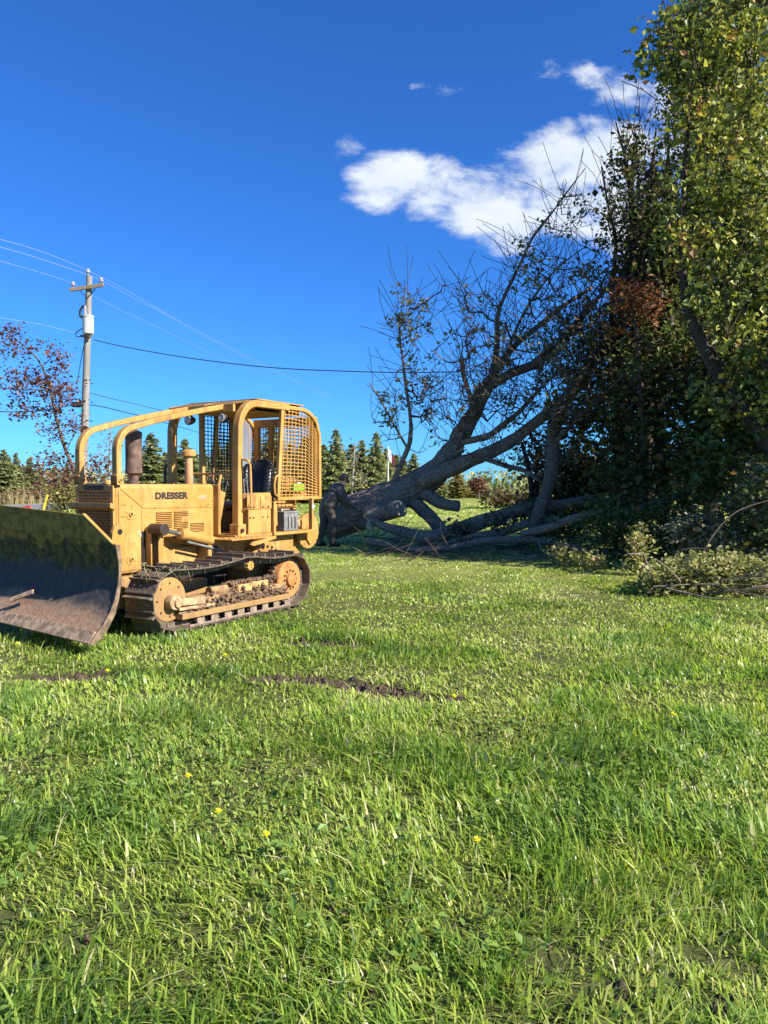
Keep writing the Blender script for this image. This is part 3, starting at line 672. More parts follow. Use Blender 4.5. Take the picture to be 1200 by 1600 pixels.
# --- brush-guard sweeps from the hood corners to the canopy
def sweep(s):
    y = s * 0.292; pts = [(0.085, y, 1.555), (0.085, y, 1.80)]
    pts += [(0.085 - 0.26 + 0.26 * math.cos(math.radians(a)), y, 1.84 + 0.27 * math.sin(math.radians(a))) for a in range(5, 80, 8)]
    pts += [(-0.40, y, 2.185), (-0.80, y, 2.285), (-1.20, y, 2.375), (-1.55, y, 2.445)]
    o = MB().sweep_rect(pts, 0.085, 0.062).build('sweep_bar', Y, DOZ, bevel=0.012, seg=3, smooth=30)
    m = MB(); m.box(0.03, 0.14, y - 0.055, y + 0.055, 1.585, 1.60); m.box(0.045, 0.125, y - 0.052, y - 0.036, 1.495, 1.60); m.box(0.045, 0.125, y + 0.036, y + 0.052, 1.495, 1.60); m.build('mount', Y, o, bevel=0.004)
    m = MB(); m.cyl((0.085, y - 0.062, 1.545), (0.085, y + 0.066, 1.545), 0.026, n=14); m.build('pin_boss', Y, o); m = MB(); m.cyl((0.085, y + 0.066, 1.545), (0.085, y + 0.070, 1.545), 0.013, n=10); m.build('pin', M['grease'], o)
both(sweep)

# --- canopy (ROPS) on the operator platform
RY = 0.545; RT = 2.49
def front_post(s):
    y = s * RY; X0 = -1.47
    pts = [(X0 + 0.01, y, 0.90), (X0, y, 1.6), (X0 - 0.01, y, 2.12)] + [(X0 - 0.32 + 0.31 * math.cos(math.radians(a)), y, 2.14 + 0.345 * math.sin(math.radians(a))) for a in range(6, 91, 9)] + [(-2.2, y, RT), (-2.42, y, RT)]
    o = MB().sweep_rect(pts, 0.10, 0.085).build('canopy_post', Y, DOZ, bevel=0.012, seg=3, smooth=30)
    MB().box(X0 - 0.06, X0 + 0.08, y - 0.062, y + 0.075 * (1 if s > 0 else 0.8), 0.88, 1.03).build('post_foot', Y, o, bevel=0.008)
    m = MB(); m.cyl((X0 + 0.02, y + s * 0.07, 0.955), (X0 + 0.02, y + s * 0.1, 0.955), 0.026, n=6); tag(m.build('bolt', M['grease'], o), kind='stuff')
    # grab bar
    m = MB(); m.tube([(X0 - 0.02, y + s * 0.05, 1.80), (X0 - 0.02, y + s * 0.13, 1.79), (X0 - 0.03, y + s * 0.17, 1.73), (X0 - 0.04, y + s * 0.17, 1.5), (X0 - 0.04, y + s * 0.17, 1.30), (X0 - 0.03, y + s * 0.14, 1.23), (X0 - 0.02, y + s * 0.05, 1.19)], 0.014, 10); m.build('grab_bar', Y, o, smooth=40)
both(front_post)
RX0, RX1 = -2.30, -3.10                              # side cage from front edge (at the top) to the rear
def mesh_screen(corner_fn, nu, nv, r):
    """welded rods over a four-sided patch: corner_fn(a, b) with a, b in 0..1"""
    m = MB()
    for i in range(nu + 1):
        a = i / nu; m.tube([corner_fn(a, b) for b in (0, 0.25, 0.5, 0.75, 1)], r, 5, caps=False)
    for j in range(nv + 1):
        b = j / nv; m.tube([corner_fn(a, b) for a in (0, 0.33, 0.66, 1)], r, 5, caps=False)
    return m
def side_cage(s):
    y = s * (RY + 0.012)
    zb = 1.32; zt = RT + 0.02
    def topz(x):                                     # rounded rear shoulder
        k = (RX1 + 0.42) - x
        return zt - 0.02 if k <= 0 else zt - 0.02 - 0.36 * (1 - math.sqrt(max(0, 1 - (k / 0.42) ** 2)))
    def q(a, b):
        xb = -2.20 + (RX1 + 2.20) * a; xt = RX0 + (RX1 - RX0) * a
        z1 = topz(xt); x = xb + (xt - xb) * b; return (x, y, zb + (z1 - zb) * b)
    path = [(-2.20, y, zb), (RX0, y, zt - 0.02)] + [(x, y, topz(x)) for x in np.linspace(RX0 - 0.1, RX1 + 0.001, 12)] + [(RX1, y, zb), (-2.20, y, zb)]
    m = MB()
    k = 1
    m.sweep_rect(path[0:2], 0.05, 0.06); m.sweep_rect(path[1:-2], 0.05, 0.05); m.sweep_rect(path[-3:-1], 0.05, 0.05); m.sweep_rect([(RX1 - 0.02, y, zb), (-2.18, y, zb)], 0.05, 0.045)
    f = m.build('side_cage', Y, DOZ, bevel=0.008)
    mesh_screen(q, 11, 25, 0.0068).build('mesh_screen', Y, f, fix=False)
    m = MB(); m.tube([(-2.22, y + s * 0.02, 1.62), (-2.13, y + s * 0.03, 1.60), (-2.10, y + s * 0.03, 1.50), (-2.11, y + s * 0.03, 1.38), (-2.19, y + s * 0.02, 1.34)], 0.014, 8); m.build('handle', Y, f, smooth=40)
both(side_cage)
m = MB()
for (y0, y1) in ((-RY, -RY + 0.09), (RY - 0.09, RY), (-0.27, -0.21)): m.box(RX1 + 0.02, RX1 + 0.07, y0, y1, 1.30, 2.40)
m.box(RX1 + 0.015, RX1 + 0.075, -RY, RY, 2.30, 2.42); m.box(RX1 + 0.015, RX1 + 0.075, -RY, RY, 1.28, 1.40)
rf = m.build('rear_frame', Y, DOZ, bevel=0.006)
mesh_screen(lambda a, b: (RX1 + 0.045, -RY + 0.06 + (2 * RY - 0.12) * a, 1.38 + 0.95 * b), 20, 18, 0.006).build('mesh_screen', YD, rf, fix=False)
# roof: plate, ribs below, sloping slotted visor
m = MB(); m.box(-1.80, RX1 + 0.35, -RY - 0.02, RY + 0.02, RT + 0.047, RT + 0.060); roof = m.build('roof', Y, DOZ, bevel=0.004)
m = MB()
for x in (-1.83, -2.3, -2.72): m.box(x - 0.03, x + 0.03, -RY + 0.05, RY - 0.05, RT - 0.07, RT + 0.045)
m.build('roof_rib', YD, roof, bevel=0.005)
MB().box(-1.86, RX1 + 0.38, -RY + 0.052, RY - 0.052, RT - 0.085, RT - 0.075).build('roof_lining', YD, roof)
m = MB(); nsl = 9
for i in range(nsl):
    f0 = i / nsl; f1 = (i + 0.62) / nsl
    xa, za = -1.48 - 0.36 * f0, RT - 0.025 + 0.085 * f0; xb, zb_ = -1.48 - 0.36 * f1, RT - 0.025 + 0.085 * f1
    m.add([(xa, -RY - 0.05, za), (xa, RY - 0.07, za), (xb, RY - 0.07, zb_), (xb, -RY - 0.05, zb_), (xa, -RY - 0.05, za - 0.008), (xa, RY - 0.07, za - 0.008), (xb, RY - 0.07, zb_ - 0.008), (xb, -RY - 0.05, zb_ - 0.008)],
          [(0, 1, 2, 3), (7, 6, 5, 4), (0, 4, 5, 1), (1, 5, 6, 2), (2, 6, 7, 3), (3, 7, 4, 0)])
m.build('roof_visor', YD, roof)
m = MB(); m.prism([(-1.475, RT - 0.02), (-1.475, RT - 0.045), (-1.86, RT + 0.03), (-1.86, RT + 0.06)], -RY - 0.052, -RY - 0.03); m.prism([(-1.475, RT - 0.02), (-1.475, RT - 0.045), (-1.86, RT + 0.03), (-1.86, RT + 0.06)], -0.02, 0.02)
m.box(-1.50, -1.46, -RY + 0.055, RY - 0.055, RT - 0.12, RT - 0.035); m.build('visor_frame', Y, roof, bevel=0.003)
# work lamps
for y in (0.26, -0.30):
    m = MB(); m.tube([(-1.61, y, 2.305), (-1.55, y, 2.305), (-1.52, y, 2.305), (-1.505, y, 2.305)], [0.035, 0.062, 0.066, 0.060], 20); m.box(-1.57, -1.54, y - 0.012, y + 0.012, 2.36, 2.40); lp = m.build('work_lamp', M['black'], DOZ, smooth=40)
    m = MB(); m.tube([(-1.507, y, 2.305), (-1.496, y, 2.305), (-1.490, y, 2.305)], [0.056, 0.045, 0.004], 20); m.build('lens', M['lens'], lp, smooth=60)
# inner frame of the far side: screen between uprights
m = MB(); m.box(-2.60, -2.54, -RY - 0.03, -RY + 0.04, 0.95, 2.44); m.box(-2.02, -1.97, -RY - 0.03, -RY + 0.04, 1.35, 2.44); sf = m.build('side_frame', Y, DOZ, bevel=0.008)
mesh_screen(lambda a, b: (-1.99 - 0.56 * a, -RY, 1.36 + (RT - 1.40) * b), 9, 22, 0.006).build('mesh_screen', M['black'], sf, fix=False)  # far screen painted black to give the dark look it has in shade

# --- operator station
plat = MB().box(-3.0, -1.36, -0.60, 0.60, 0.86, 0.90).build('platform', YD, DOZ, bevel=0.004)
m = MB(); m.box(-1.38, -1.34, -0.42, 0.36, 0.90, 1.50); m.prism([(-1.385, 0.92), (-1.385, 1.48), (-1.62, 1.40), (-1.50, 0.92)], -0.24, 0.22); m.build('dashboard', YD, DOZ, bevel=0.01)
m = MB(); m.tube([(-1.36, 0.34, 0.98), (-1.37, 0.34, 1.50), (-1.40, 0.34, 1.60), (-1.48, 0.30, 1.63), (-1.52, -0.05, 1.63), (-1.50, -0.40, 1.62), (-1.40, -0.44, 1.50)], 0.016, 8); m.build('hand_rail', Y, DOZ, smooth=40)
m = MB(); m.tube([(-1.50, -0.70, 1.30), (-1.50, -0.70, 1.68), (-1.52, -0.69, 1.75), (-1.58, -0.64, 1.78)], 0.014, 8); m.build('hand_rail', M['black'], DOZ, smooth=40)
m = MB()
for y in (0.02, 0.10, -0.12): m.tube([(-1.66, y, 0.95), (-1.70, y, 1.35), (-1.76, y, 1.50)], 0.011, 8); m.tube([(-1.755, y, 1.49), (-1.775, y, 1.54)], [0.02, 0.022], 10)
m.build('steering_lever', M['black'], DOZ, smooth=40)
# seat: pedestal, ribbed cushion, ribbed curved backrest
seat = MB(); seat.box(-2.50, -1.95, -0.26, 0.26, 0.90, 1.18); seat = seat.build('seat', M['black'], DOZ, bevel=0.02)
m = MB()
for i in range(7):
    x = -1.93 - 0.085 * i; m.tube([(x, -0.27, 1.235), (x, 0.27, 1.235)], [0.048, 0.048], 12)
m.build('cushion', M['vinyl'], seat, smooth=50)
m = MB(); k = 13
for i in range(k):
    f = i / (k - 1); yy = -0.23 + 0.48 * f; bow = 0.13 * (abs(2 * f - 1)) ** 2.2; h = 1.82 - 0.10 * abs(2 * f - 1) ** 3
    m.tube([(-2.47 + bow * 1.1, yy, 1.22), (-2.50 + bow, yy, 1.45), (-2.54 + bow, yy, 1.68), (-2.59 + bow, yy, h)], [0.045, 0.062, 0.062, 0.036], 8)
m.build('backrest', M['vinyl'], seat, smooth=50)
def console(s):
    y0, y1 = s * 0.36, s * 0.60
    c = MB().prism([(-1.60, 0.90), (-1.60, 1.18), (-1.57, 1.32), (-1.63, 1.385), (-2.02, 1.40), (-2.02, 0.90)], y0, y1).build('side_console', Y, DOZ, bevel=0.012)
    m = MB(); m.box(-1.565, -1.80, s * 0.602, s * 0.610, 1.20, 1.37); m.box(-1.81, -2.02, s * 0.602, s * 0.609, 1.20, 1.36); m.build('cover_plate', YD, c, bevel=0.004)
    m = MB()
    for x in (-1.62, -1.68, -1.85, -1.95): m.cyl((x, s * 0.60, 1.225), (x, s * 0.617, 1.225), 0.012, n=8); m.cyl((x, s * 0.60, 1.10), (x, s * 0.612, 1.10), 0.009, n=8)
    tag(m.build('bolt', M['grease'], c), kind='stuff')
    m = MB()
    for x, h in ((-1.70, 0.17), (-1.76, 0.22)): m.tube([(x, s * 0.45, 1.38), (x + 0.02, s * 0.45, 1.38 + h)], 0.008, 6); m.tube([(x + 0.018, s * 0.45, 1.37 + h), (x + 0.022, s * 0.45, 1.40 + h)], 0.015, 8)
    m.build('control_lever', M['steel'], c)
both(console)
# step plate with raised tread
m = MB(); m.box(-1.06, -1.82, 0.50, 0.82, 0.862, 0.876); m.prism([(-1.36, 0.80), (-1.40, 0.83), (-1.83, 0.875), (-1.83, 0.845), (-1.42, 0.78)], 0.81, 0.835)
stp = m.build('step_plate', Y, DOZ, bevel=0.003)
m = MB()
for i in range(15):
    for j in range(6):
        x = -1.10 - 0.047 * i; yy = 0.525 + 0.047 * j; a = 0.012 if (i + j) % 2 else -0.012
        m.bar((x - 0.012, yy - a, 0.879), (x + 0.012, yy + a, 0.879), 0.007, 0.006)
m.build('tread_pattern', Y, stp)
# battery box at the rear of the near side: open frame, panel behind, battery, cable
m = MB(); yy = 0.60
m.box(-2.04, -2.08, yy - 0.03, yy + 0.03, 0.86, 1.28); m.box(-2.84, -2.88, yy - 0.03, yy + 0.03, 0.88, 1.32); m.box(-2.04, -2.88, yy - 0.035, yy + 0.035, 0.86, 0.90); m.box(-2.085, -2.12, yy - 0.02, yy + 0.02, 0.98, 1.25)
bb = m.build('battery_tray', Y, DOZ, bevel=0.006)
MB().box(-2.10, -2.86, 0.28, 0.30, 0.90, 1.32).build('back_panel', YD, bb)
bt = MB().box(-2.30, -2.60, 0.40, 0.585, 0.902, 1.13).box(-2.295, -2.605, 0.395, 0.59, 1.13, 1.155).build('battery', M['battery'], bb, bevel=0.008)
m = MB(); m.cyl((-2.36, 0.5, 1.15), (-2.36, 0.5, 1.185), 0.014, n=10); m.bar((-2.33, 0.5, 1.178), (-2.50, 0.5, 1.178), 0.03, 0.008); m.build('terminal', M['cut'], bt)
m = MB()
for x in (-2.38, -2.45, -2.52): m.box(x - 0.008, x + 0.008, 0.585, 0.591, 0.93, 1.08)
m.build('rib', M['grease'], bt)
m = MB(); m.tube([(-2.16, 0.5, 1.34), (-2.17, 0.5, 1.10), (-2.18, 0.51, 1.0), (-2.14, 0.53, 0.95), (-2.10, 0.5, 0.93)], 0.020, 10); m.build('cable', M['black'], bb, smooth=40)
MB().box(-2.855, -2.865, 0.631, 0.633, 1.16, 1.26).build('sticker', M['blue'], bb)
MB().box(-2.835, -2.885, 0.6315, 0.6335, 1.19, 1.225).build('sticker', M['white'], bb)
m = MB(); m.box(-2.62, -2.86, 0.40, 0.50, 1.42, 1.50); m.build('lime_pouch', M['lime'], DOZ, bevel=0.02); m = MB(); m.box(-2.70, -2.80, 0.42, 0.49, 1.50, 1.53); m.build('paper_wad', M['white'], DOZ, bevel=0.012)
# fuel tank behind the seat, rear hydraulic tank, winch
m = MB(); m.box(-2.72, -3.02, -0.50, 0.24, 0.92, 1.60); m.build('fuel_tank', YD, DOZ, bevel=0.03, seg=3)
m = MB(); m.box(-2.70, -2.98, 0.26, 0.44, 1.33, 1.41); m.build('tank_shelf', YD, DOZ, bevel=0.01)
m = MB(); m.box(-2.55, -2.98, -0.32, 0.32, 0.34, 0.86); m.build('rear_housing', YD, DOZ, bevel=0.03)
m = MB(); k = 40
prof = [(-3.06 + (0.235 + 0.012 * (i % 2)) * math.cos(2 * math.pi * i / k), 0.86 + (0.235 + 0.012 * (i % 2)) * math.sin(2 * math.pi * i / k)) for i in range(k)]
m.prism(prof, 0.36, 0.405); w = m.build('winch_flange', YD, DOZ, bevel=0.004)
m = MB(); m.cyl((-3.06, 0.36, 0.86), (-3.06, -0.30, 0.86), 0.13, n=24); m.cyl((-3.06, 0.40, 0.86), (-3.06, 0.43, 0.86), 0.08, n=20); m.build('winch_drum', YD, w)
m = MB(); m.bar((-2.8, 0.42, 1.02), (-3.10, 0.42, 0.70), 0.09, 0.03, (0, 1, 0)); m.build('winch_brace', Y, w, bevel=0.005)
# body under the platform
m = MB(); m.box(-1.00, -1.62, 0.30, 0.52, 0.55, 0.86); m.build('transmission_case', YD, DOZ, bevel=0.015)
m = MB(); m.cyl((-1.12, 0.52, 0.76), (-1.12, 0.526, 0.76), 0.035, n=16); m.build('access_hole', M['black'], DOZ)
m = MB(); m.cyl((-1.86, 0.30, 0.47), (-1.86, 0.66, 0.47), 0.33, n=30); m.build('final_drive_case', YD, DOZ, bevel=0.012)
m = MB()
for i in range(9):
    a = math.radians(20 + 18 * i); m.cyl((-1.86 + 0.27 * math.cos(a), 0.656, 0.47 + 0.27 * math.sin(a)), (-1.86 + 0.27 * math.cos(a), 0.675, 0.47 + 0.27 * math.sin(a)), 0.018, n=6)
tag(m.build('case_bolt', M['grease'], DOZ), kind='stuff')
MB().box(-1.62, -2.60, 0.28, 0.50, 0.62, 0.855).build('rear_case', YD, DOZ, bevel=0.015)
MB().box(-1.0, -1.62, -0.52, -0.30, 0.55, 0.86).build('transmission_case', YD, DOZ, bevel=0.015)
MB().box(-2.6, -0.2, -0.30, 0.30, 0.30, 0.57).build('belly_pan', M['grease'], DOZ, bevel=0.02)

# --- blade lift: yoke, cylinders, push frame
def lift(s):
    m = MB(); m.box(-0.35, -0.42, s * 0.31, s * 0.42, 0.55, 1.04); m.box(-0.262, -0.28, s * 0.312, s * 0.40, 0.55, 1.04); yk = m.build('lift_yoke', YD, DOZ, bevel=0.006)
    m = MB(); m.cyl((-0.31, s * 0.36, 1.02), (-0.31, s * 0.56, 1.02), 0.064, n=22); m.build('trunnion', M['grease'], yk, bevel=0.006)
    a = Vector((-0.31, s * 0.50, 1.02)); b = Vector((-1.17, s * 0.50, 0.83)); d = (b - a).normalized()
    m = MB(); m.cyl(a + d * 0.02, a + d * 0.36, 0.024, n=14); m.build('piston_rod', M['steel'], yk, smooth=40)
    m = MB(); m.tube([a + d * 0.27, a + d * 0.275, a + d * 0.34, a + d * 0.345, b - d * 0.02, b], [0.055, 0.067, 0.067, 0.055, 0.055, 0.04], 20); m.build('hydraulic_cylinder', Y, yk, smooth=40)
    m = MB(); m.tube([a + d * 0.36 + Vector((0, s * 0.03, -0.075)), a + d * 0.6 + Vector((0, s * 0.03, -0.08)), b + Vector((0.02, s * 0.03, -0.085)), b + Vector((-0.06, s * 0.02, -0.12))], 0.013, 8); m.build('hydraulic_line', M['battery'], yk, smooth=40)
    m = MB().prism([(-0.52, 0.93), (-0.60, 0.86), (-0.92, 0.80), (-1.15, 0.78), (-1.15, 0.90), (-0.9, 0.93)], s * 0.31, s * 0.40); m.build('bracket', YD, yk, bevel=0.01)
    MB().box(-0.215, -0.34, s * 0.309, s * 0.312, 0.57, 1.0).build('recess_shade_plate', M['black'], yk)  # black plate stands in for the shade inside the yoke recess
    MB().box(-0.36, -1.0, s * 0.30, s * 0.345, 0.57, 0.80).build('frame_side', Y, yk, bevel=0.01)
    # push arm from the pivot to the blade
    m = MB(); m.bar((-0.9, s * 0.54, 0.36), (0.25, s * 0.54, 0.36), 0.12, 0.18); m.prism([(0.25, 0.28), (0.25, 0.48), (0.72, 0.54), (0.74, 0.20)], s * 0.48, s * 0.60); m.build('push_arm', Y, DOZ, bevel=0.012)
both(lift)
m = MB(); m.box(0.16, 0.40, -0.48, 0.48, 0.24, 0.46); m.build('push_frame_cross_beam', Y, DOZ, bevel=0.015)
MB().bar((0.38, 0, 0.38), (0.76, 0, 0.46), 0.22, 0.20).build('blade_pivot', YD, DOZ, bevel=0.02)

# --- blade: curved moldboard, cutting edge, end bits, upper extension
bl = empty('blade', (0, -0.02, 0.075)); bl.parent = DOZ; bl.rotation_euler = (math.radians(-3.2), 0, 0)
BW = 1.085
prof = [(0.985, 0.165), (0.915, 0.235), (0.845, 0.33), (0.795, 0.44), (0.765, 0.56), (0.755, 0.68), (0.765, 0.80), (0.79, 0.90), (0.80, 0.945)]
m = MB(); th = 0.022; ny = 12
ys = np.linspace(-BW, BW, ny + 1)
V = [(x, y, z) for y in ys for x, z in prof] + [(x - th, y, z) for y in ys for x, z in prof]; kk = len(prof); tot = kk * (ny + 1)
Fc = [(i * kk + j, (i + 1) * kk + j, (i + 1) * kk + j + 1, i * kk + j + 1) for i in range(ny) for j in range(kk - 1)]
Fc += [tuple(tot + q for q in reversed(f)) for f in Fc]
Fc += [(i * kk + e, i * kk + e + tot, (i + 1) * kk + e + tot, (i + 1) * kk + e) for i in range(ny) for e in (0, kk - 1)] + [(e * kk + j, e * kk + j + 1, e * kk + j + 1 + tot, e * kk + j + tot) for e in (0, ny) for j in range(kk - 1)]
m.add(V, Fc); m.build('moldboard', M['blade'], bl, smooth=35)
def prism_y(m, poly_yz, x0, x1, lean=0.0):
    n = len(poly_yz); zb = min(z for _, z in poly_yz)
    V = [(x0 + lean * (z - zb), y, z) for y, z in poly_yz] + [(x1 + lean * (z - zb), y, z) for y, z in poly_yz]
    return m.add(V, [tuple(range(n)), tuple(range(2 * n - 1, n - 1, -1))] + [(i, i + n, (i + 1) % n + n, (i + 1) % n) for i in range(n)])
m = prism_y(MB(), [(-BW + 0.04, 0.947), (BW - 0.04, 0.947), (BW - 0.42, 1.185), (-BW + 0.42, 1.185)], 0.782, 0.800, 0.10); m.build('spill_guard', M['blade'], bl, bevel=0.003)
for s in (1, -1): MB().bar((0.792, s * (BW - 0.035), 0.948), (0.816, s * (BW - 0.42), 1.19), 0.012, 0.035, (1, 0, 0)).build('guard_rim', Y, bl)
m = MB()
for (y0, y1) in ((-BW + 0.002, -0.37), (-0.366, 0.366), (0.37, BW - 0.002)):
    m2 = MB().prism([(1.055, 0.078), (1.064, 0.090), (0.995, 0.185), (0.975, 0.172), (1.035, 0.078)], y0, y1); m2.build('cutting_edge', M['bladeedge'], bl, bevel=0.003)
for s in (1, -1):
    m = MB().prism([(0.76, 0.945), (0.812, 0.945), (0.800, 0.90), (0.775, 0.80), (0.765, 0.68), (0.775, 0.56), (0.805, 0.44), (0.855, 0.33), (0.925, 0.235), (0.995, 0.165), (1.066, 0.076), (1.02, 0.072), (0.94, 0.11), (0.86, 0.20), (0.79, 0.32), (0.755, 0.45), (0.735, 0.6), (0.735, 0.8)], s * (BW + 0.001), s * (BW + 0.020)); m.build('end_plate', M['endplate'] if 'endplate' in M else YD, bl, bevel=0.004)
    m = MB().prism([(0.735, 0.90), (0.74, 0.98), (0.735, 1.04), (0.715, 1.09), (0.675, 1.115), (0.625, 1.115), (0.58, 1.08), (0.565, 1.02), (0.58, 0.97), (0.60, 0.92), (0.60, 0.78), (0.70, 0.76)], s * 0.93, s * 0.97)
    ear = m.build('lift_ear', Y, bl, bevel=0.006)
    m = MB(); m.cyl((0.655, s * 0.925, 1.045), (0.655, s * 0.975, 1.045), 0.027, n=14); m.build('pin_hole', M['black'], ear)
    m = MB().prism([(0.74, 0.2), (0.735, 0.75), (0.55, 0.55), (0.55, 0.3)], s * 0.42, s * 0.46); m.build('rear_gusset', YD, bl, bevel=0.004)
m = MB(); m.box(0.66, 0.735, -0.95, 0.95, 0.62, 0.74); m.box(0.68, 0.76, -0.95, 0.95, 0.30, 0.40); m.build('rear_stiffener', YD, bl, bevel=0.008)
# scrap of timber stuck on the blade
sc = MB(); sc.bar((0.985, -0.16, 0.30), (0.90, 0.06, 0.40), 0.05, 0.018, (1, 0, 0.6)); tmp = sc.build('stuck_strip', M['bladeedge'], bl, bevel=0.003)

# --- crawler tracks
IDX, SPX, CZ, RR = 0.05, -1.86, 0.355, 0.300
def track_path():
    """closed outline of the shoe plates in (x, z), with the sag of the upper run"""
    P = []
    for i in range(40): P.append((SPX + (IDX - SPX) * i / 40, CZ - RR))                         # bottom, rear to front
    for i in range(30): a = math.radians(-90 + 180 * i / 30); P.append((IDX + RR * math.cos(a), CZ + RR * math.sin(a)))
    for i in range(40):
        f = i / 40; x = IDX + (SPX - IDX) * f
        knot = 0.58; g = f / knot if f < knot else (f - knot) / (1 - knot)
        base = (CZ + RR) + (0.05 * min(f, knot) / knot if f < knot else 0.05 * (1 - g))
        P.append((x, base - (0.040 if f < knot else 0.030) * math.sin(math.pi * g)))
    for i in range(30): a = math.radians(90 + 180 * i / 30); P.append((SPX + RR * math.cos(a), CZ + RR * math.sin(a)))
    return np.array(P)
TP = track_path(); seg = np.linalg.norm(np.roll(TP, -1, 0) - TP, axis=1); cum = np.concatenate([[0], np.cumsum(seg)])
NS = 32
def path_at(s):
    s = s % cum[-1]; i = int(np.searchsorted(cum, s, 'right') - 1); f = (s - cum[i]) / seg[i]; a = TP[i]; b = TP[(i + 1) % len(TP)]; return a + (b - a) * f
pitch = cum[-1] / NS
shoe = MB(); sw = 0.20
shoe.box(-pitch * 0.49, pitch * 0.49, -sw, sw, -0.006, 0.008); shoe.prism([(pitch * 0.26, 0.008), (pitch * 0.30, 0.052), (pitch * 0.37, 0.052), (pitch * 0.43, 0.008)], -sw + 0.004, sw - 0.004)
shoe.prism([(-pitch * 0.49, 0.006), (-pitch * 0.47, 0.020), (-pitch * 0.36, 0.020), (-pitch * 0.33, 0.006)], -sw + 0.004, sw - 0.004)
me_shoe = None
for s in (1, -1):
    yc = s * 0.90
    tr = empty('crawler_track', (0, 0, 0)); tr.parent = DOZ
    for i in range(NS):
        p = path_at(i * pitch + 0.05); q0 = path_at(i * pitch + 0.05 - pitch * 0.45); q1 = path_at(i * pitch + 0.05 + pitch * 0.45)
        d = q1 - q0; ang = math.atan2(d[1], d[0])           # travel direction; outward is to its right
        if me_shoe is None:
            o = shoe.build('track_shoe', TR, tr, bevel=0.003, seg=1); me_shoe = o
        else:
            o = me_shoe.copy(); COL.objects.link(o); o.parent = tr
        # local x along travel, z outward
        X = Vector((math.cos(ang), 0, math.sin(ang))); Zo = Vector((math.sin(ang), 0, -math.cos(ang))); Yv = Zo.cross(X)
        R = Matrix((X, Yv, Zo)).transposed().to_4x4(); R.translation = Vector(((q0[0] + q1[0]) / 2, yc, (q0[1] + q1[1]) / 2)); o.matrix_local = R
    m = MB()
    for i in range(NS):
        q0 = path_at(i * pitch + 0.05 - pitch * 0.56); q1 = path_at(i * pitch + 0.05 + pitch * 0.56); d = q1 - q0; d /= np.linalg.norm(d); inn = np.array([-d[1], d[0]])
        for yy in (yc - 0.075, yc + 0.075):
            a = q0 + inn * 0.040; b = q1 + inn * 0.040
            m.bar((a[0], yy, a[1]), (b[0], yy, b[1]), 0.028, 0.058, (inn[0], 0, inn[1]))
        c = path_at(i * pitch + 0.05 + pitch * 0.5) + inn * 0.045
        m.cyl((c[0], yc - 0.10, c[1]), (c[0], yc + 0.10, c[1]), 0.024, n=8)
    m.build('link_chain', TR, tr)
    # idler
    yo = yc + s * 0.085
    m = MB(); m.cyl((IDX, yc - 0.07, CZ), (IDX, yc + 0.07, CZ), RR - 0.068, n=36); m.cyl((IDX, yc - 0.045, CZ), (IDX, yc + 0.045, CZ), RR - 0.05, n=36)
    idl = m.build('idler_wheel', YD, DOZ, bevel=0.008)
    m = MB(); m.cyl((IDX, yc + s * 0.07, CZ), (IDX, yc + s * 0.10, CZ), RR - 0.078, n=36); m.build('rim_disc', Y, idl, bevel=0.012)
    m = MB(); m.cyl((IDX, yc + s * 0.10, CZ - 0.02), (IDX, yc + s * 0.19, CZ - 0.02), 0.075, n=22); m.cyl((IDX - 0.02, yc + s * 0.19, CZ - 0.03), (IDX - 0.02, yc + s * 0.215, CZ - 0.03), 0.045, n=16); m.build('hub', M['mudsteel'] if 'mudsteel' in M else YD, idl, bevel=0.006)
    m = MB(); disc_bolts(m, IDX, yc + s * 0.10, CZ, 0.165, 8, 0.010, s * 0.008); tag(m.build('bolt', M['grease'], idl), kind='stuff')
    m = MB(); m.bar((IDX - 0.05, yc + s * 0.14, CZ - 0.03), (IDX - 0.42, yc + s * 0.14, CZ - 0.05), 0.09, 0.075); m.bar((IDX - 0.05, yc + s * 0.165, CZ - 0.10), (IDX - 0.55, yc + s * 0.165, CZ - 0.11), 0.05, 0.03); m.build('idler_yoke', M['mudsteel'], idl, bevel=0.008)
    # sprocket with rusty hub
    m = MB(); k = 52; pr = []
    for i in range(k): r = RR - 0.035 - (0.045 if i % 2 else 0.0); a = 2 * math.pi * i / k; pr.append((SPX + r * math.cos(a), CZ + r * math.sin(a)))
    m.prism(pr, yc - 0.035, yc + 0.035); sp = m.build('drive_sprocket', TR, DOZ)
    m = MB(); m.tube([(SPX, yc + s * z, CZ) for z in (0.02, 0.10, 0.115)], [0.225, 0.222, 0.205], 40); m.build('hub_disc', M['rust'], sp, smooth=30)
    m = MB(); m.tube([(SPX, yc + s * z, CZ) for z in (0.11, 0.15, 0.158)], [0.082, 0.076, 0.06], 28); m.build('hub_cap', M['rust'], sp, smooth=30)
    m = MB(); disc_bolts(m, SPX, yc + s * 0.11, CZ, 0.112, 12, 0.013, s * 0.018); tag(m.build('bolt', M['grease'], sp), kind='stuff')
    # carrier roller
    m = MB(); cx, cz = -1.13, 0.590; m.cyl((cx, yc - 0.10, cz), (cx, yc + 0.10, cz), 0.058, n=20); cr_ = m.build('carrier_roller', TR, DOZ, bevel=0.006)
    m = MB(); k = 16; m.prism([(cx + (0.058 if i % 2 else 0.046) * math.cos(2 * math.pi * i / k), cz + (0.058 if i % 2 else 0.046) * math.sin(2 * math.pi * i / k)) for i in range(k)], yc + s * 0.10, yc + s * 0.135); m.build('roller_cap', Y, cr_)
    # track frame: beam, rail, rock guard with notches, rollers, spring boxes
    m = MB(); m.box(-1.78, -0.10, yc - 0.12, yc + 0.13, 0.17, 0.33); fr = m.build('track_frame', M['frame_mud'], DOZ, bevel=0.015)
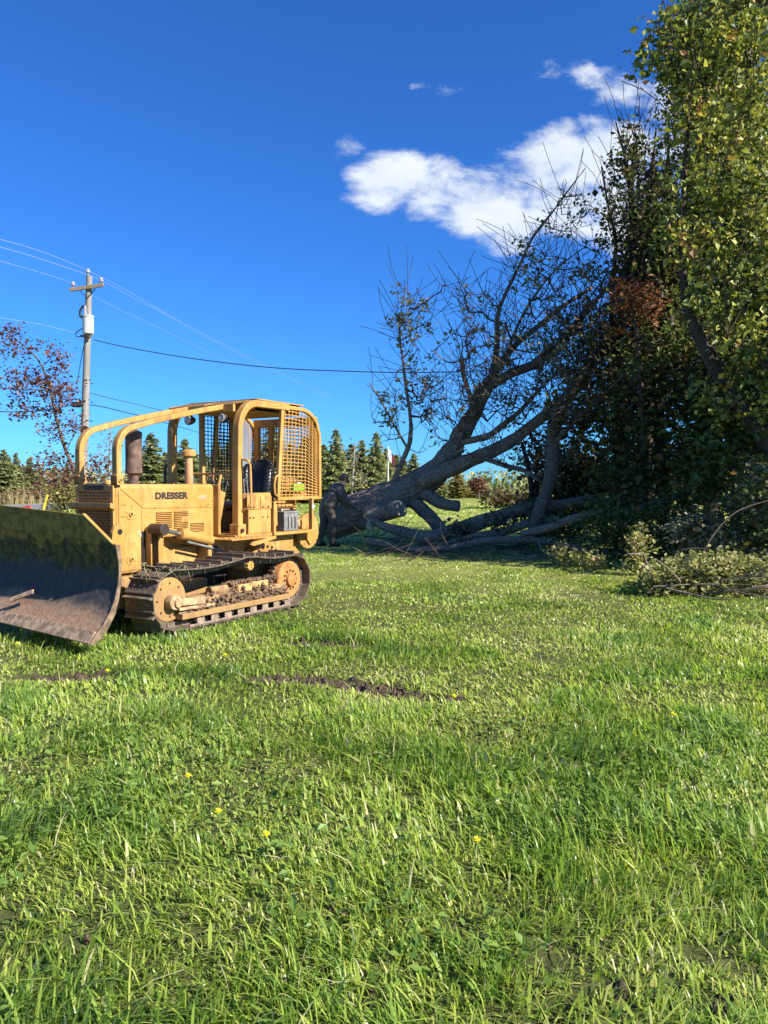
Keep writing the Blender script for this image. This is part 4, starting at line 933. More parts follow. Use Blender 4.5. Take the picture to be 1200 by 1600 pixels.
    m = MB(); m.box(-1.76, -0.03, yc + s * 0.10, yc + s * 0.195, 0.145, 0.205); m.build('side_rail', Y, fr, bevel=0.008)
    m = MB(); m.box(-1.78, -0.02, yc + s * 0.135, yc + s * 0.155, 0.205, 0.222); m.build('rail_lip', M['mudlip'] if 'mudlip' in M else TR, fr)
    m = MB(); edge = [(-1.80, 0.02)]
    xx = -1.74; poly = [(-1.80, 0.03), (-1.80, 0.135)]
    m.box(-1.80, -0.16, yc + s * 0.15, yc + s * 0.17, 0.025, 0.075)
    for i in range(8):
        x0 = -1.80 + i * 0.205; m.box(x0, x0 + 0.105, yc + s * 0.1515, yc + s * 0.1685, 0.074, 0.142)
    m.build('rock_guard', M['guard'] if 'guard' in M else TR, fr, bevel=0.003)
    for i in range(6):
        cx = -1.62 + i * 0.27
        m = MB(); m.cyl((cx, yc - 0.11, 0.135), (cx, yc + 0.11, 0.135), 0.062, n=18); m.cyl((cx, yc - 0.145, 0.115), (cx, yc + 0.145, 0.115), 0.028, n=12); m.build('track_roller', M['grease'], fr)
    m = MB(); m.box(-1.42, -1.14, yc + s * 0.02, yc + s * 0.15, 0.33, 0.405); m.box(-1.13, -0.90, yc + s * 0.0, yc + s * 0.155, 0.31, 0.395); m.build('spring_box', M['boxpaint'] if 'boxpaint' in M else YD, fr, bevel=0.012)
    m = MB(); m.cyl((-0.55, yc + s * 0.05, 0.36), (-0.92, yc + s * 0.05, 0.36), 0.05, n=16); m.build('recoil_tube', M['frame_mud'], fr)
    pts = []; sz = []
    for i in range(900):
        x = random.uniform(-1.72, -0.22); t_ = random.random(); pts.append((x, yc + s * random.uniform(0.02, 0.18), 0.225 + 0.17 * t_ * random.random() * (1 if -1.5 < x < -0.5 else 0.5))); sz.append(random.uniform(0.010, 0.034))
    for i in range(260): pts.append((random.uniform(-1.6, -0.8), yc + s * random.uniform(0.0, 0.14), 0.40 + random.uniform(0, 0.03))); sz.append(random.uniform(0.010, 0.024))
    for i in range(70): pts.append((random.uniform(-1.80, -0.1), yc + s * random.uniform(0.14, 0.18), 0.215)); sz.append(random.uniform(0.006, 0.016))
    tag(link_mesh('caked_mud', clod_mesh(pts, sz, 'caked_mud'), M['mud'], fr), kind='stuff')
    pts = []; sz = []
    for i in range(150):
        p = path_at(random.uniform(0.0, 1.0) * 2.2 + 2.2); pts.append((p[0], yc + random.uniform(-0.16, 0.16), p[1] + 0.014)); sz.append(random.uniform(0.005, 0.016))
    tag(link_mesh('mud_crumbs', clod_mesh(pts, sz, 'mud_crumbs'), M['mud'], fr), kind='stuff')
# a bent wire handle loop and grass wisps caught on the near track
m = MB()
for k in range(16):
    a = Vector((random.uniform(-0.25, 0.22), 0.90 + random.uniform(-0.17, 0.17), 0.70 - random.uniform(0, 0.05))); m.tube([a, a + Vector((random.uniform(-0.08, 0.08), random.uniform(-0.1, 0.1), 0.02)), a + Vector((random.uniform(-0.05, 0.22), random.uniform(-0.15, 0.2), random.uniform(-0.15, 0.03)))], [0.003, 0.0025, 0.001], 4)
m.build('caught_straw', mat_simple('straw', (0.40, 0.36, 0.16), 0.8), DOZ)
# ------------------------------------------------------------------ far side of the road
# dry weeds along the verge beyond the road
def strip_points(n, t0, t1, o0, o1):
    t = t0 + (t1 - t0) * RNG.random(n) ** 1.3; o = RNG.uniform(o0, o1, n)
    return ra.x + rdir.x * t + rn.x * o, ra.y + rdir.y * t + rn.y * o
x, y = strip_points(9000, -25, 130, 9.5, 19); n = len(x)
hgt = np.clip(RNG.normal(0.85, 0.28, n) * (0.6 + 0.8 * fbm(x * 0.2, y * 0.2, 8, 2)), 0.25, 1.7)
P, F, T = make_blades(x, y, hgt, RNG.uniform(0.05, 0.16, n), np.clip(RNG.normal(0.5, 0.28, n), 0, 1), np.abs(RNG.normal(0.25, 0.2, n)), baseZ=np.zeros(n))
C = np.stack([x, y, hgt * 0.9], 1); k = RNG.random(n) < 0.6; C = C[k]; nk = len(C)
P2, F2, T2 = leaf_quads(C + RNG.normal(0, 0.08, (nk, 3)), RNG.normal(0, 1, (nk, 3)), RNG.uniform(0.10, 0.26, nk), RNG.normal(0, 1, (nk, 3)), RNG.random(nk), 0.8)
tag(link_mesh('dry_weeds', np_mesh('dry_weeds', np.concatenate([P, P2]), np.concatenate([F, F2 + len(P)]), {'tint': np.concatenate([T, T2])}), M['dryweed']),
    'tall dry weeds and goldenrod along the far side of the road', 'weeds', kind='stuff')

# ------------------------------------------------------------------ spruces beyond the road
def spruce_meshes(h, seed):
    r = np.random.default_rng(seed); nlev = int(h * 5)
    Cc = []; Nn = []; Ss = []; Uu = []; Tt = []
    for i in range(nlev):
        f = i / nlev; z = 0.25 + (h - 0.25) * f ** 0.92; L = (0.10 + 0.31 * h * (1 - f) ** 0.9 * (0.75 + 0.25 * min(1, f * 6))) * r.uniform(0.72, 1.2)
        nb = max(5, int(13 - 7 * f))
        for b in range(nb):
            a = r.uniform(0, 6.283); l = L * r.uniform(0.6, 1.15); steps = max(2, int(l / 0.15))
            for k in range(steps):
                q = (k + r.uniform(0.2, 0.9)) / steps
                rad = l * q; dz = -0.20 * rad + 0.16 * rad * q
                for side in (-1, 0, 1):
                    sp = side * 0.16 * (1 - 0.5 * q) * min(1, l)
                    Cc.append((rad * math.cos(a) - sp * math.sin(a) + r.normal(0, 0.03), rad * math.sin(a) + sp * math.cos(a) + r.normal(0, 0.03), z + dz - 0.04 * abs(side) + r.normal(0, 0.03)))
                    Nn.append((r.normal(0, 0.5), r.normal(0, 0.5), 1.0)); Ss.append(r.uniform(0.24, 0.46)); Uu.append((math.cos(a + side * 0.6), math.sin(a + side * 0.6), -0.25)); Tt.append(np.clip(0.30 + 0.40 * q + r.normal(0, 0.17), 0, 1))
    for k in range(26):
        Cc.append((r.normal(0, 0.03), r.normal(0, 0.03), h - 0.5 * k / 26)); Nn.append(tuple(r.normal(0, 1, 3))); Ss.append(0.2); Uu.append((0, 0, 1)); Tt.append(0.5)
    P, F, T = leaf_quads(np.array(Cc), np.array(Nn), np.array(Ss), np.array(Uu), np.array(Tt), 0.5, 0.12)
    crown = np_mesh('crown', P, F, {'tint': T})
    m = MB(); m.tube([(0, 0, -0.1), (0, 0, h * 0.5), (0, 0, h * 0.97)], [0.03 * h * 0.55, 0.018 * h * 0.5, 0.01], 6)
    me = bpy.data.meshes.new('trunk'); me.from_pydata([tuple(p) for p in m.v], [], m.f)
    return crown, me
SPR = [spruce_meshes(6.0, k + 3) for k in range(6)]
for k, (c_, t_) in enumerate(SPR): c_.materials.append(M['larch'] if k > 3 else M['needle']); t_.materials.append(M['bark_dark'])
def spruce(u, vtop, d, label, k, wide=1.0):
    p = at(u, vtop, d); h = p.z
    o = empty('spruce_tree', (p.x, p.y, 0), random.uniform(0, 6.28)); sc = h / 6.0; o.scale = (sc * wide, sc * wide, sc)
    tag(o, label, 'tree', 'spruces beyond the road')
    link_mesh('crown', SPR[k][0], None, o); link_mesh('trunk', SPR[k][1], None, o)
SL = [(6, 697, 66, 'dense dark spruce at the left edge of the picture beyond the road'), (25, 703, 69, 'spruce beyond the road, second from the left edge'), (-22, 700, 67, 'spruce cut by the left edge of the picture'),
      (46, 714, 72, 'short spruce beyond the road left of the crimson-leaved tree'), (62, 727, 76, 'small far spruce showing under the crimson-leaved tree'), (84, 731, 78, 'small far spruce behind the crimson tree trunk'), (104, 722, 76, 'far spruce behind the crimson tree, nearest the pole'),
      (236, 671, 58, 'tall spruce between the exhaust stack and the canopy'), (217, 694, 62, 'lower spruce just right of the exhaust muffler'), (258, 700, 66, 'spruce left of the far canopy post'),
      (290, 683, 60, 'spruce behind the front of the canopy between the posts'), (278, 705, 70, 'shorter spruce close to the far canopy post'), (318, 700, 63, 'spruce seen through the left of the dark side screen'), (338, 688, 64, 'spruce seen through the middle of the dark side screen'), (356, 694, 66, 'spruce behind the upright at the right of the dark screen'),
      (425, 661, 58, 'tall spruce seen through the rear screen of the cab'), (402, 700, 68, 'lower spruce seen at the left of the rear screen'), (452, 690, 66, 'spruce behind the upper side cage'), (478, 684, 64, 'spruce behind the rear half of the side cage'),
      (525, 664, 60, 'tall spruce just right of the cage above the bending person'), (506, 690, 66, 'spruce tucked against the rear of the cage'), (549, 694, 68, 'spruce behind the pale bare birch'), (566, 690, 66, 'narrow spruce between the birch and the tall thin spruce'), (588, 671, 62, 'tall thin spruce left of the flagpole'), (603, 700, 70, 'spruce directly behind the flagpole'), (620, 706, 72, 'spruce right of the flagpole behind the leafy upright limb'),
      (646, 712, 76, 'spruce behind the fallen trunk where the upright limb rises'), (668, 722, 80, 'far spruce behind the thick of the fallen trunk'), (690, 735, 82, 'far spruce behind the fork of the fallen tree'),
      (716, 742, 84, 'round far spruce at the left of the gap under the limb'), (734, 748, 88, 'far spruce in the middle of the gap under the limb'), (752, 744, 86, 'far spruce in the gap under the limb beside the red bush'), (781, 757, 92, 'low far spruce at the right of the gap under the limb')]
SL += [(-4, 712, 74, 'lower far spruce between the two at the left edge'), (15, 716, 76, 'far spruce showing low between the first and second spruces'), (36, 724, 78, 'far spruce low between the second and the short spruce'), (225, 708, 70, 'low spruce behind the right side of the muffler'), (305, 706, 72, 'low spruce behind the left edge of the dark screen'),
       (536, 698, 72, 'low spruce between the tall spruce and the birch'), (577, 704, 74, 'low spruce left of the tall thin spruce'), (597, 706, 74, 'low far spruce just left of the flagpole'), (514, 702, 72, 'low spruce behind the head of the bending person'), (634, 716, 78, 'low far spruce behind the small upright limb'), (706, 752, 90, 'low far spruce left of the gap, touching the fork')]
for i, (u, v, d, l) in enumerate(SL): spruce(u, v + random.uniform(-4, 6), d, l, (4 + i % 2) if (i % 3 == 2 and ('low' in l or 'far' in l or 'narrow' in l)) else i % 4, random.uniform(0.95, 1.65) * (1.35 if u > 700 else 1))

# a far wood closes the horizon
x = []; y = []; hh = []
for k in range(5200):
    a = random.uniform(-1.05, 1.05); r = random.uniform(190, 235); x.append(r * math.sin(a)); y.append(r * math.cos(a)); hh.append(3.6 + 3.2 * float(fbm(a * 22, 0.3, 5, 3)))
x = np.array(x); y = np.array(y); hh = np.array(hh); n = len(x); f = RNG.random(n)
C = np.stack([x, y, hh * f], 1); P, F, T = leaf_quads(C, RNG.normal(0, 1, (n, 3)) + np.array([0, -0.6, 0.5]), RNG.uniform(1.6, 2.8, n) * (1.15 - 0.6 * f), RNG.normal(0, 0.6, (n, 3)) + np.array([0, 0, 1.0]), np.clip(0.3 + 0.4 * f + RNG.normal(0, 0.18, n), 0, 1), 0.7, 0.15)
tag(link_mesh('far_wood', np_mesh('far_wood', P, F, {'tint': T}), M['needle']), 'low far-off wood along the horizon', 'wood', kind='stuff')

# ------------------------------------------------------------------ branching generator
class Grow:
    """a skeleton of points with parents; every new point joins the nearest fitting one"""
    def __init__(s): s.p = []; s.par = []; s.rad = []
    def chain(s, pts, rads, parent=-1):
        for p, r in zip(pts, rads): s.p.append(Vector(p)); s.par.append(parent); s.rad.append(r); parent = len(s.p) - 1
        return parent
    def attract(s, pts, rtip=0.006, up=0.0, maxlen=None, seglen=0.45, jit=0.06, start=0, bias=0.25):
        """greedy: nearest-to-skeleton first"""
        P = [Vector(p) for p in pts]; ends = []
        S = np.array([tuple(q) for q in s.p]); depth = np.zeros(len(s.p))
        for i, pa in enumerate(s.par): depth[i] = 0 if pa < 0 else depth[pa] + (s.p[i] - s.p[pa]).length
        todo = np.array([tuple(q) for q in P])
        d0 = np.min(np.linalg.norm(todo[:, None, :] - S[None, start:, :], axis=2), axis=1); order = np.argsort(d0)
        for idx in order:
            t = todo[idx]; v = t[None, :] - S[start:]; dist = np.linalg.norm(v, axis=1)
            cost = dist + bias * depth[start:] * 0.3 - up * (v[:, 2]) * 0.5 + np.where(v[:, 2] < -0.3, 0.25 * np.abs(v[:, 2]), 0)
            j = int(np.argmin(cost)) + start
            a = s.p[j]; b = Vector(t); L = (b - a).length
            if L < 1e-4: continue
            k = max(1, int(round(L / seglen))); par = j; side = Vector(RNG.normal(0, 1, 3)) * (jit * L)
            new = []
            for q in range(1, k + 1):
                f = q / k; pt = a.lerp(b, f) + side * math.sin(math.pi * f) * (1 if q < k else 0) + Vector((0, 0, -0.06 * L * math.sin(math.pi * f)))
                s.p.append(pt); s.par.append(par); s.rad.append(0.0); new.append(tuple(pt)); depth = np.append(depth, depth[par] + L / k); par = len(s.p) - 1
            S = np.concatenate([S, np.array(new)]); ends.append(par)
        return ends
    def radii(s, rtip=0.006, expo=2.3):
        n = len(s.p); acc = np.zeros(n); kids = np.zeros(n, int)
        for i in range(n):
            if s.par[i] >= 0: kids[s.par[i]] += 1
        for i in range(n - 1, -1, -1):
            if kids[i] == 0: acc[i] = max(acc[i], rtip ** expo)
            if s.rad[i] <= 0: s.rad[i] = acc[i] ** (1 / expo)
            if s.par[i] >= 0: acc[s.par[i]] += acc[i]
    def mesh(s, name, which=None, nseg=5, fixed_only=None):
        V = []; F = []; o = 0
        for i in range(len(s.p)):
            j = s.par[i]
            if j < 0 or (which is not None and not which(i)): continue
            a, b = s.p[j], s.p[i]; r1 = s.rad[i]; r0 = min(s.rad[j], r1 * 1.6)
            d = (b - a)
            if d.length < 1e-5: continue
            d.normalize(); u = d.orthogonal().normalized(); w = d.cross(u); n = nseg if max(r0, r1) > 0.012 else 3
            a2 = a - d * r0 * 0.4; b2 = b + d * r1 * 0.3
            for c, r in ((a2, r0), (b2, r1)):
                for k in range(n): an = 6.28319 * k / n; V.append(tuple(c + (u * math.cos(an) + w * math.sin(an)) * r))
            for k in range(n): F.append((o + k, o + (k + 1) % n, o + n + (k + 1) % n, o + n + k))
            o += 2 * n
        return np_mesh(name, np.array(V), np.array(F), smooth=True)
def in_blobs(blobs, n, rng=RNG):
    """blobs: (u, v, ru, rv, d, rd) ellipsoids given by where they show and how far they stand"""
    w = np.array([b[2] * b[3] for b in blobs], float); w /= w.sum(); pts = []
    for b, c in zip(blobs, rng.multinomial(n, w)):
        for _ in range(c):
            v = rng.normal(0, 1, 3); v /= np.linalg.norm(v); v *= rng.random() ** 0.42
            pts.append(at(b[0] + v[0] * b[2], b[1] + v[1] * b[3], b[4] + v[2] * b[5]))
    return pts
def spaced(pts, gap, most):
    """thin a list of points so that no two stand closer than gap"""
    out = []
    for p in pts:
        if all((p - q).length > gap for q in out): out.append(p)
        if len(out) >= most: break
    return out
def leaf_cloud(name, centres, per, sig, size, mat, parent, tint=(0.5, 0.22), flat=0.6, droop=0.0, grp=0.18, tall=0.8):
    cs = np.array([tuple(c) for c in centres]); n = len(cs) * per
    base = np.repeat(cs, per, 0); toff = np.repeat(RNG.normal(0, grp, len(cs)), per)
    C = base + RNG.normal(0, 1, (n, 3)) * np.array([sig, sig, sig * tall]) - np.array([0, 0, droop])
    N = RNG.normal(0, 1, (n, 3)); N[:, 2] = np.abs(N[:, 2]) + flat
    U = RNG.normal(0, 1, (n, 3)); U[:, 2] -= 0.6
    S = size * np.clip(RNG.lognormal(-0.05, 0.33, n), 0.45, 1.9)
    P, F, T = leaf_quads(C, N, S, U, np.clip(RNG.normal(tint[0], tint[1], n) + toff, 0, 1), 0.78, 0.14)
    C2 = C
    return link_mesh(name, np_mesh(name, P, F, {'tint': T}), mat, parent)
def px_chain(pts):
    """(u, v, distance, radius in picture pixels)"""
    P = [at(u, v, d) for u, v, d, r in pts]; return P, [r * px(d) for u, v, d, r in pts]
def smooth_chain(P, R, k=5):
    out = []; rr = []
    n = len(P)
    for i in range(n - 1):
        p0, p1, p2, p3 = P[max(i - 1, 0)], P[i], P[i + 1], P[min(i + 2, n - 1)]
        for q in range(k):
            t = q / k
            out.append(0.5 * ((2 * p1) + (p2 - p0) * t + (2 * p0 - 5 * p1 + 4 * p2 - p3) * t * t + (3 * p1 - p0 - 3 * p2 + p3) * t ** 3)); rr.append(R[i] + (R[i + 1] - R[i]) * t)
    out.append(P[-1]); rr.append(R[-1]); return out, rr

# ------------------------------------------------------------------ bare grey trees and brush left of the dozer, birch, crimson tree, shrub
def small_tree(name, label, cat, trunk, blobs, n_att, mat_b, leaves=None, rtip=0.006, group=None, up=0.2):
    P, R = px_chain(trunk); base = Vector((P[0].x, P[0].y, 0)); o = empty(name, base); tag(o, label, cat, group)
    P, R = smooth_chain(P, R, 3); g = Grow(); g.chain(P, R); nt = len(g.p)
    ends = g.attract(in_blobs(blobs, n_att), up=up, seglen=0.35, jit=0.08); g.radii(rtip)
    for q in g.p: q -= base
    link_mesh('trunk', g.mesh('trunk', lambda i: i < nt, 8), mat_b, o); tag(link_mesh('branches', g.mesh('branches', lambda i: i >= nt, 5), mat_b, o), kind='stuff')
    if leaves:
        per, sig, size, lm = leaves; tag(leaf_cloud('crown', [g.p[e] for e in ends], per, sig, size, lm, o), kind='stuff')
    return o
small_tree('crimson_leaved_tree', 'small leaning tree with sparse dark crimson leaves left of the utility pole', 'tree', [(133, 815, 24, 4.0), (127, 775, 24, 3.6), (115, 735, 24, 3.2), (98, 690, 24, 2.8), (86, 645, 24, 2.3), (76, 600, 24, 1.8), (58, 560, 24, 1.3), (20, 525, 24, 0.8)],
           [(25, 535, 45, 28, 24, 0.7), (90, 560, 30, 22, 24, 0.7), (60, 600, 62, 30, 24, 0.9), (95, 615, 35, 30, 24, 0.8), (50, 640, 50, 20, 24, 0.8), (100, 665, 40, 30, 24, 0.9), (85, 725, 50, 28, 24, 1.0), (110, 755, 40, 22, 24, 0.9), (150, 735, 25, 28, 24, 0.8), (15, 585, 20, 14, 24, 0.5)],
           340, M['twig'], (9, 0.15, 0.10, M['leaf_crimson']), 0.0055)
small_tree('bare_grey_tree', 'bare grey tree seen between the two curved sweep bars', 'tree', [(168, 800, 40, 2.2), (170, 740, 40, 1.6), (172, 690, 40, 1.0), (174, 665, 40, 0.6)], [(170, 700, 22, 40, 40, 0.8), (160, 730, 28, 30, 40, 0.9), (185, 740, 22, 30, 40, 0.8)], 150, M['bark_pale'], (2, 0.2, 0.10, M['leaf_crimson']), 0.006)
small_tree('bare_birch', 'pale bare birch standing among the spruces above the bending person', 'tree', [(548, 795, 55, 1.6), (551, 750, 55, 1.3), (553, 715, 55, 1.0), (555, 690, 55, 0.6)], [(552, 725, 18, 34, 55, 0.9), (560, 750, 24, 20, 55, 0.9)], 110, M['bark_pale'], (2, 0.3, 0.16, M['leaf_shrub']), 0.010)
small_tree('yellowing_shrub', 'yellow-green leafy shrub behind the blade left of the radiator grille', 'shrub', [(104, 822, 21, 1.8), (102, 800, 21, 1.4), (100, 785, 21, 1.0), (98, 770, 21, 0.7)], [(100, 790, 28, 24, 21, 0.5), (115, 775, 22, 20, 21, 0.5), (85, 800, 20, 18, 21, 0.4), (90, 768, 18, 12, 21, 0.4)], 150, M['twig'], (9, 0.10, 0.075, M['leaf_shrub']), 0.004)
small_tree('rusty_bush', 'reddish-brown leafless bush low behind the yellow shrub by the road', 'shrub', [(75, 800, 30, 1.5), (72, 780, 30, 1.2), (70, 760, 30, 0.8)], [(72, 760, 40, 20, 30, 0.8), (115, 750, 25, 24, 30, 0.7)], 120, M['twig'], (4, 0.2, 0.11, M['leaf_crimson']), 0.006)
small_tree('red_autumn_bush', 'red autumn bush far away in the gap under the fallen limb', 'shrub', [(748, 790, 80, 2), (748, 772, 80, 1.4), (748, 755, 80, 1)], [(748, 757, 8, 12, 80, 0.8)], 40, M['twig'], (12, 0.3, 0.30, M['leaf_crimson']), 0.02)
small_tree('dark_autumn_bush', 'dark olive and rust bush in the gap right of the fallen limb', 'shrub', [(800, 800, 48, 2), (800, 786, 48, 1.5), (798, 776, 48, 1)], [(785, 779, 34, 13, 48, 1.2), (815, 782, 28, 13, 48, 1.0)], 120, M['twig'], (12, 0.28, 0.2, M['leaf_brown']), 0.012)
# leaning stakes by the road
m = MB(); a = gnd(62, 822); b_ = at(84, 774, a.y); a = Vector((a.x, a.y, 0)); a = at(64, 812, 15.0); b_ = at(74, 773, 15.0); m.bar(a + (a - b_) * 0.9, b_, 0.035, 0.035); o = m.build('yellow_stake', mat_simple('yellow_stake', (0.66, 0.52, 0.05), 0.6), bevel=0.003); tag(o, 'thin yellow stake sticking up behind the blade', 'stake')
m = MB(); b_ = at(66, 766, 30); a = at(74, 800, 30); m.bar(a, b_, 0.09, 0.09); o = m.build('leaning_post', M['bark_pale']); tag(o, 'short grey leaning wooden post in the weeds by the road', 'post')
# red steel frame end behind the blade
rb = empty('red_steel_frame', (0, 0, 0)); pA = at(44, 803, 10.2); rb.location = (pA.x, pA.y, 0); tag(rb, 'faded red steel frame with a round hole showing above the blade top', 'frame')
def rbq(m, off): return m.prism([(-0.12, 0.045 + pA.z), (0.02, 0.10 + pA.z), (0.14, -0.06 + pA.z), (0.30, -0.5), (0.12, -0.5), (0.0, -0.10 + pA.z), (-0.16, -0.02 + pA.z)], off, off + 0.02)
ox = MB().prism([(-0.05, pA.z + 0.085), (0.045, pA.z + 0.10), (0.22, pA.z - 0.16), (0.50, 0.0), (0.38, 0.0), (0.10, pA.z - 0.20), (-0.07, pA.z - 0.01)], -0.05, -0.03); s1 = ox.build('side_plate', M['redmetal'], rb, bevel=0.003)
ox = MB().prism([(-0.11, pA.z + 0.095), (-0.01, pA.z + 0.115), (0.18, pA.z - 0.14), (0.46, 0.0), (0.34, 0.0), (0.05, pA.z - 0.20), (-0.13, pA.z - 0.0)], 0.06, 0.08); ox.build('side_plate', M['redmetal'], rb, bevel=0.003)
ox = MB().bar((-0.09, -0.029, pA.z + 0.03), (-0.11, 0.059, pA.z + 0.05), 0.10, 0.012); ox.build('end_plate', M['redmetal'], rb)
m = MB(); m.cyl((0.02, -0.054, pA.z + 0.045), (0.02, -0.05, pA.z + 0.045), 0.014, n=12); m.build('bolt_hole', M['black'], rb)

# ------------------------------------------------------------------ utility pole, wires, flagpole
PD = 36.0
def mk_pole():
    t = NT('weathered_pole'); v = t.coord(); c = t.mix(t.rng(t.noise(8, 6, 0.7, v, stretch=(1, 1, 0.08)), 0.3, 0.7), (0.16, 0.145, 0.13), (0.31, 0.29, 0.265)); t.set(c, 0.9); t.bump(t.noise(30, 4, 0.6, v, stretch=(1, 1, 0.05)), 0.4, 0.02); return t.m
pt = at(139.5, 431, PD); pb = at(128, 800, PD); pb.z = 0
pole = empty('utility_pole', (pb.x, pb.y, 0)); tag(pole, 'weathered wooden utility pole with crossarm and grey transformer can', 'utility pole')
L = lambda p: Vector(p) - Vector((pb.x, pb.y, 0))
m = MB(); m.tube([L(pb) + Vector((0, 0, -0.3)), L(pb.lerp(pt, 0.5)), L(pt)], [0.19, 0.165, 0.135], 14); m.build('pole', mk_pole(), pole, smooth=40)
ca_, cb_ = at(109, 453, PD - 0.2), at(162, 445, PD - 0.2)
m = MB(); m.bar(L(ca_), L(cb_), 0.11, 0.16); arm = m.build('crossarm', M['bark'], pole, bevel=0.01)
m = MB(); pm = at(136.5, 466, PD - 0.2)
m2 = MB(); m2.bar(L(at(124.5, 454, PD - 0.27)), L(pm), 0.035, 0.03); m2.build('brace', M['black'], arm); m2 = MB(); m2.bar(L(at(149, 451, PD - 0.27)), L(pm), 0.035, 0.03); m2.build('brace', M['black'], arm)
INS = [at(114, 448, PD - 0.2), at(158, 442, PD - 0.2), at(137.5, 428, PD)]
mat_ins = mat_simple('grey_porcelain', (0.33, 0.33, 0.35), 0.3)
for q in INS:
    m = MB(); q = L(q); m.tube([q + Vector((0, 0, z)) for z in (-0.06, 0.03, 0.05, 0.06, 0.10, 0.14, 0.15, 0.20, 0.24)], [0.03, 0.03, 0.10, 0.11, 0.11, 0.06, 0.09, 0.085, 0.03], 14); m.build('insulator', mat_ins, pole, smooth=40)
tcx = at(137.5, 508, PD - 0.33)
m = MB(); q = L(tcx); m.tube([q + Vector((0, 0, z)) for z in (-0.40, -0.39, 0.36, 0.37, 0.42, 0.43)], [0.20, 0.25, 0.25, 0.28, 0.28, 0.22], 26); tf = m.build('transformer', mat_simple('transformer_grey', (0.50, 0.52, 0.52), 0.45, 0, 0.1), pole, smooth=35)
m = MB(); q2 = L(at(133, 492, PD - 0.33)); m.tube([q2 + Vector((0, 0, z)) for z in (-0.1, 0.05, 0.1, 0.2, 0.25, 0.42)], [0.07, 0.05, 0.07, 0.05, 0.06, 0.03], 12); m.build('bushing', mat_ins, tf, smooth=40)
m = MB(); m.tube([L(at(u, v, PD - 0.5)) for u, v in ((131, 477), (127, 482), (124.5, 488), (125, 494), (128, 496))], 0.05, 8); m.build('cutout_fuse', M['black'], tf, smooth=40)
m = MB(); m.tube([L(at(u, v, PD - 0.5)) for u, v in ((128, 513), (120, 519), (118, 522), (120, 526), (132, 526))], 0.022, 6); m.build('jumper_cable', M['black'], tf, smooth=40)
m = MB(); m.bar(L(at(126, 525, PD - 0.3)), L(at(144, 525, PD - 0.3)), 0.12, 0.10); m.build('lower_bracket', M['battery'], tf)
m = MB(); m.tube([L(at(u, v, PD - 0.2)) for u, v in ((133, 470), (134, 480), (133, 492))], 0.02, 6); m.build('drop_wire', M['black'], pole)
m = MB(); m.tube([L(at(u, v, PD)) for u, v in ((131, 540), (126, 565), (121, 595))], 0.018, 6); m.build('guy_wire', M['black'], pole)
m = MB(); m.cyl(L(at(113, 632, PD - 0.2)), L(at(126, 632.5, PD - 0.2)), 0.13, n=14); m.build('splice_case', M['black'], pole, bevel=0.02)
def wire(label, pts, r, mat, cat='wire'):
    """pts: (u, v, distance)"""
    P = [at(*p) for p in pts]; P, R = smooth_chain(P, [r] * len(P), 8); m = MB(); m.tube(P, R, 5); o = m.build('overhead_wire', mat, smooth=60); tag(o, label, cat, 'overhead wires'); return o
WM = mat_simple('bright_conductor', (0.52, 0.52, 0.52), 0.4, 0.4, 0.1); WB = mat_simple('black_cable', (0.02, 0.02, 0.022), 0.6)
D0, D1 = 24.0, 62.0
wire('topmost pale conductor crossing the sky over the pole top', [(-160, 335, 25), (0, 374, 29), (70, 395, 32), (137.5, 423, PD), (200, 455, 42), (260, 490, 50), (330, 528, 64), (420, 573, 90), (520, 622, 140)], 0.0075, WM)
wire('second pale conductor running to the right crossarm insulator', [(-160, 346, 25), (0, 386, 29), (80, 410, 32), (158, 438, PD), (210, 466, 42), (260, 492, 50), (330, 531, 64), (420, 576, 90), (520, 624, 140)], 0.0075, WM)
wire('lowest pale conductor running to the left crossarm insulator', [(-160, 365, 25), (0, 408, 29), (60, 425, 32), (114, 443, PD), (160, 470, 42), (210, 494, 50), (270, 523, 64), (350, 560, 90), (460, 610, 140)], 0.007, WM)
wire('thin neutral wire below the transformer on the left', [(-120, 470, 26), (0, 496, 30), (60, 506, 33), (122, 521, PD)], 0.006, WM)
wire('black service cable sagging from the pole to the fallen tree', [(147, 531, PD), (200, 543, 35), (300, 560, 33), (420, 574, 31), (540, 580, 30), (650, 582, 29), (780, 578, 28), (900, 566, 27)], 0.020, WB)
wire('dark telephone cable passing the pole below the leaves', [(-120, 590, 26), (0, 606, 30), (60, 609, 33), (131, 613, PD), (180, 624, 40), (235, 637, 50), (330, 660, 75)], 0.022, mat_simple('green_grey_cable', (0.05, 0.07, 0.065), 0.6))
wire('lower dark cable running behind the sweep bars', [(-120, 630, 26), (0, 643, 30), (70, 641, 33), (133, 632, PD), (200, 645, 42), (270, 664, 55), (360, 690, 80)], 0.024, WB)
fp = gnd(606, 790); fd = 52.0; fb = at(606, 790, fd); fl = empty('flagpole', (fb.x, fb.y, 0)); tag(fl, 'thin white flagpole with a small limp red and white flag far behind the trunk', 'flagpole')
ft = at(606.5, 697, fd); m = MB(); m.tube([(0, 0, 0), (ft.x - fb.x, 0, ft.z)], [0.045, 0.03], 8); m.build('pole', M['white'], fl)
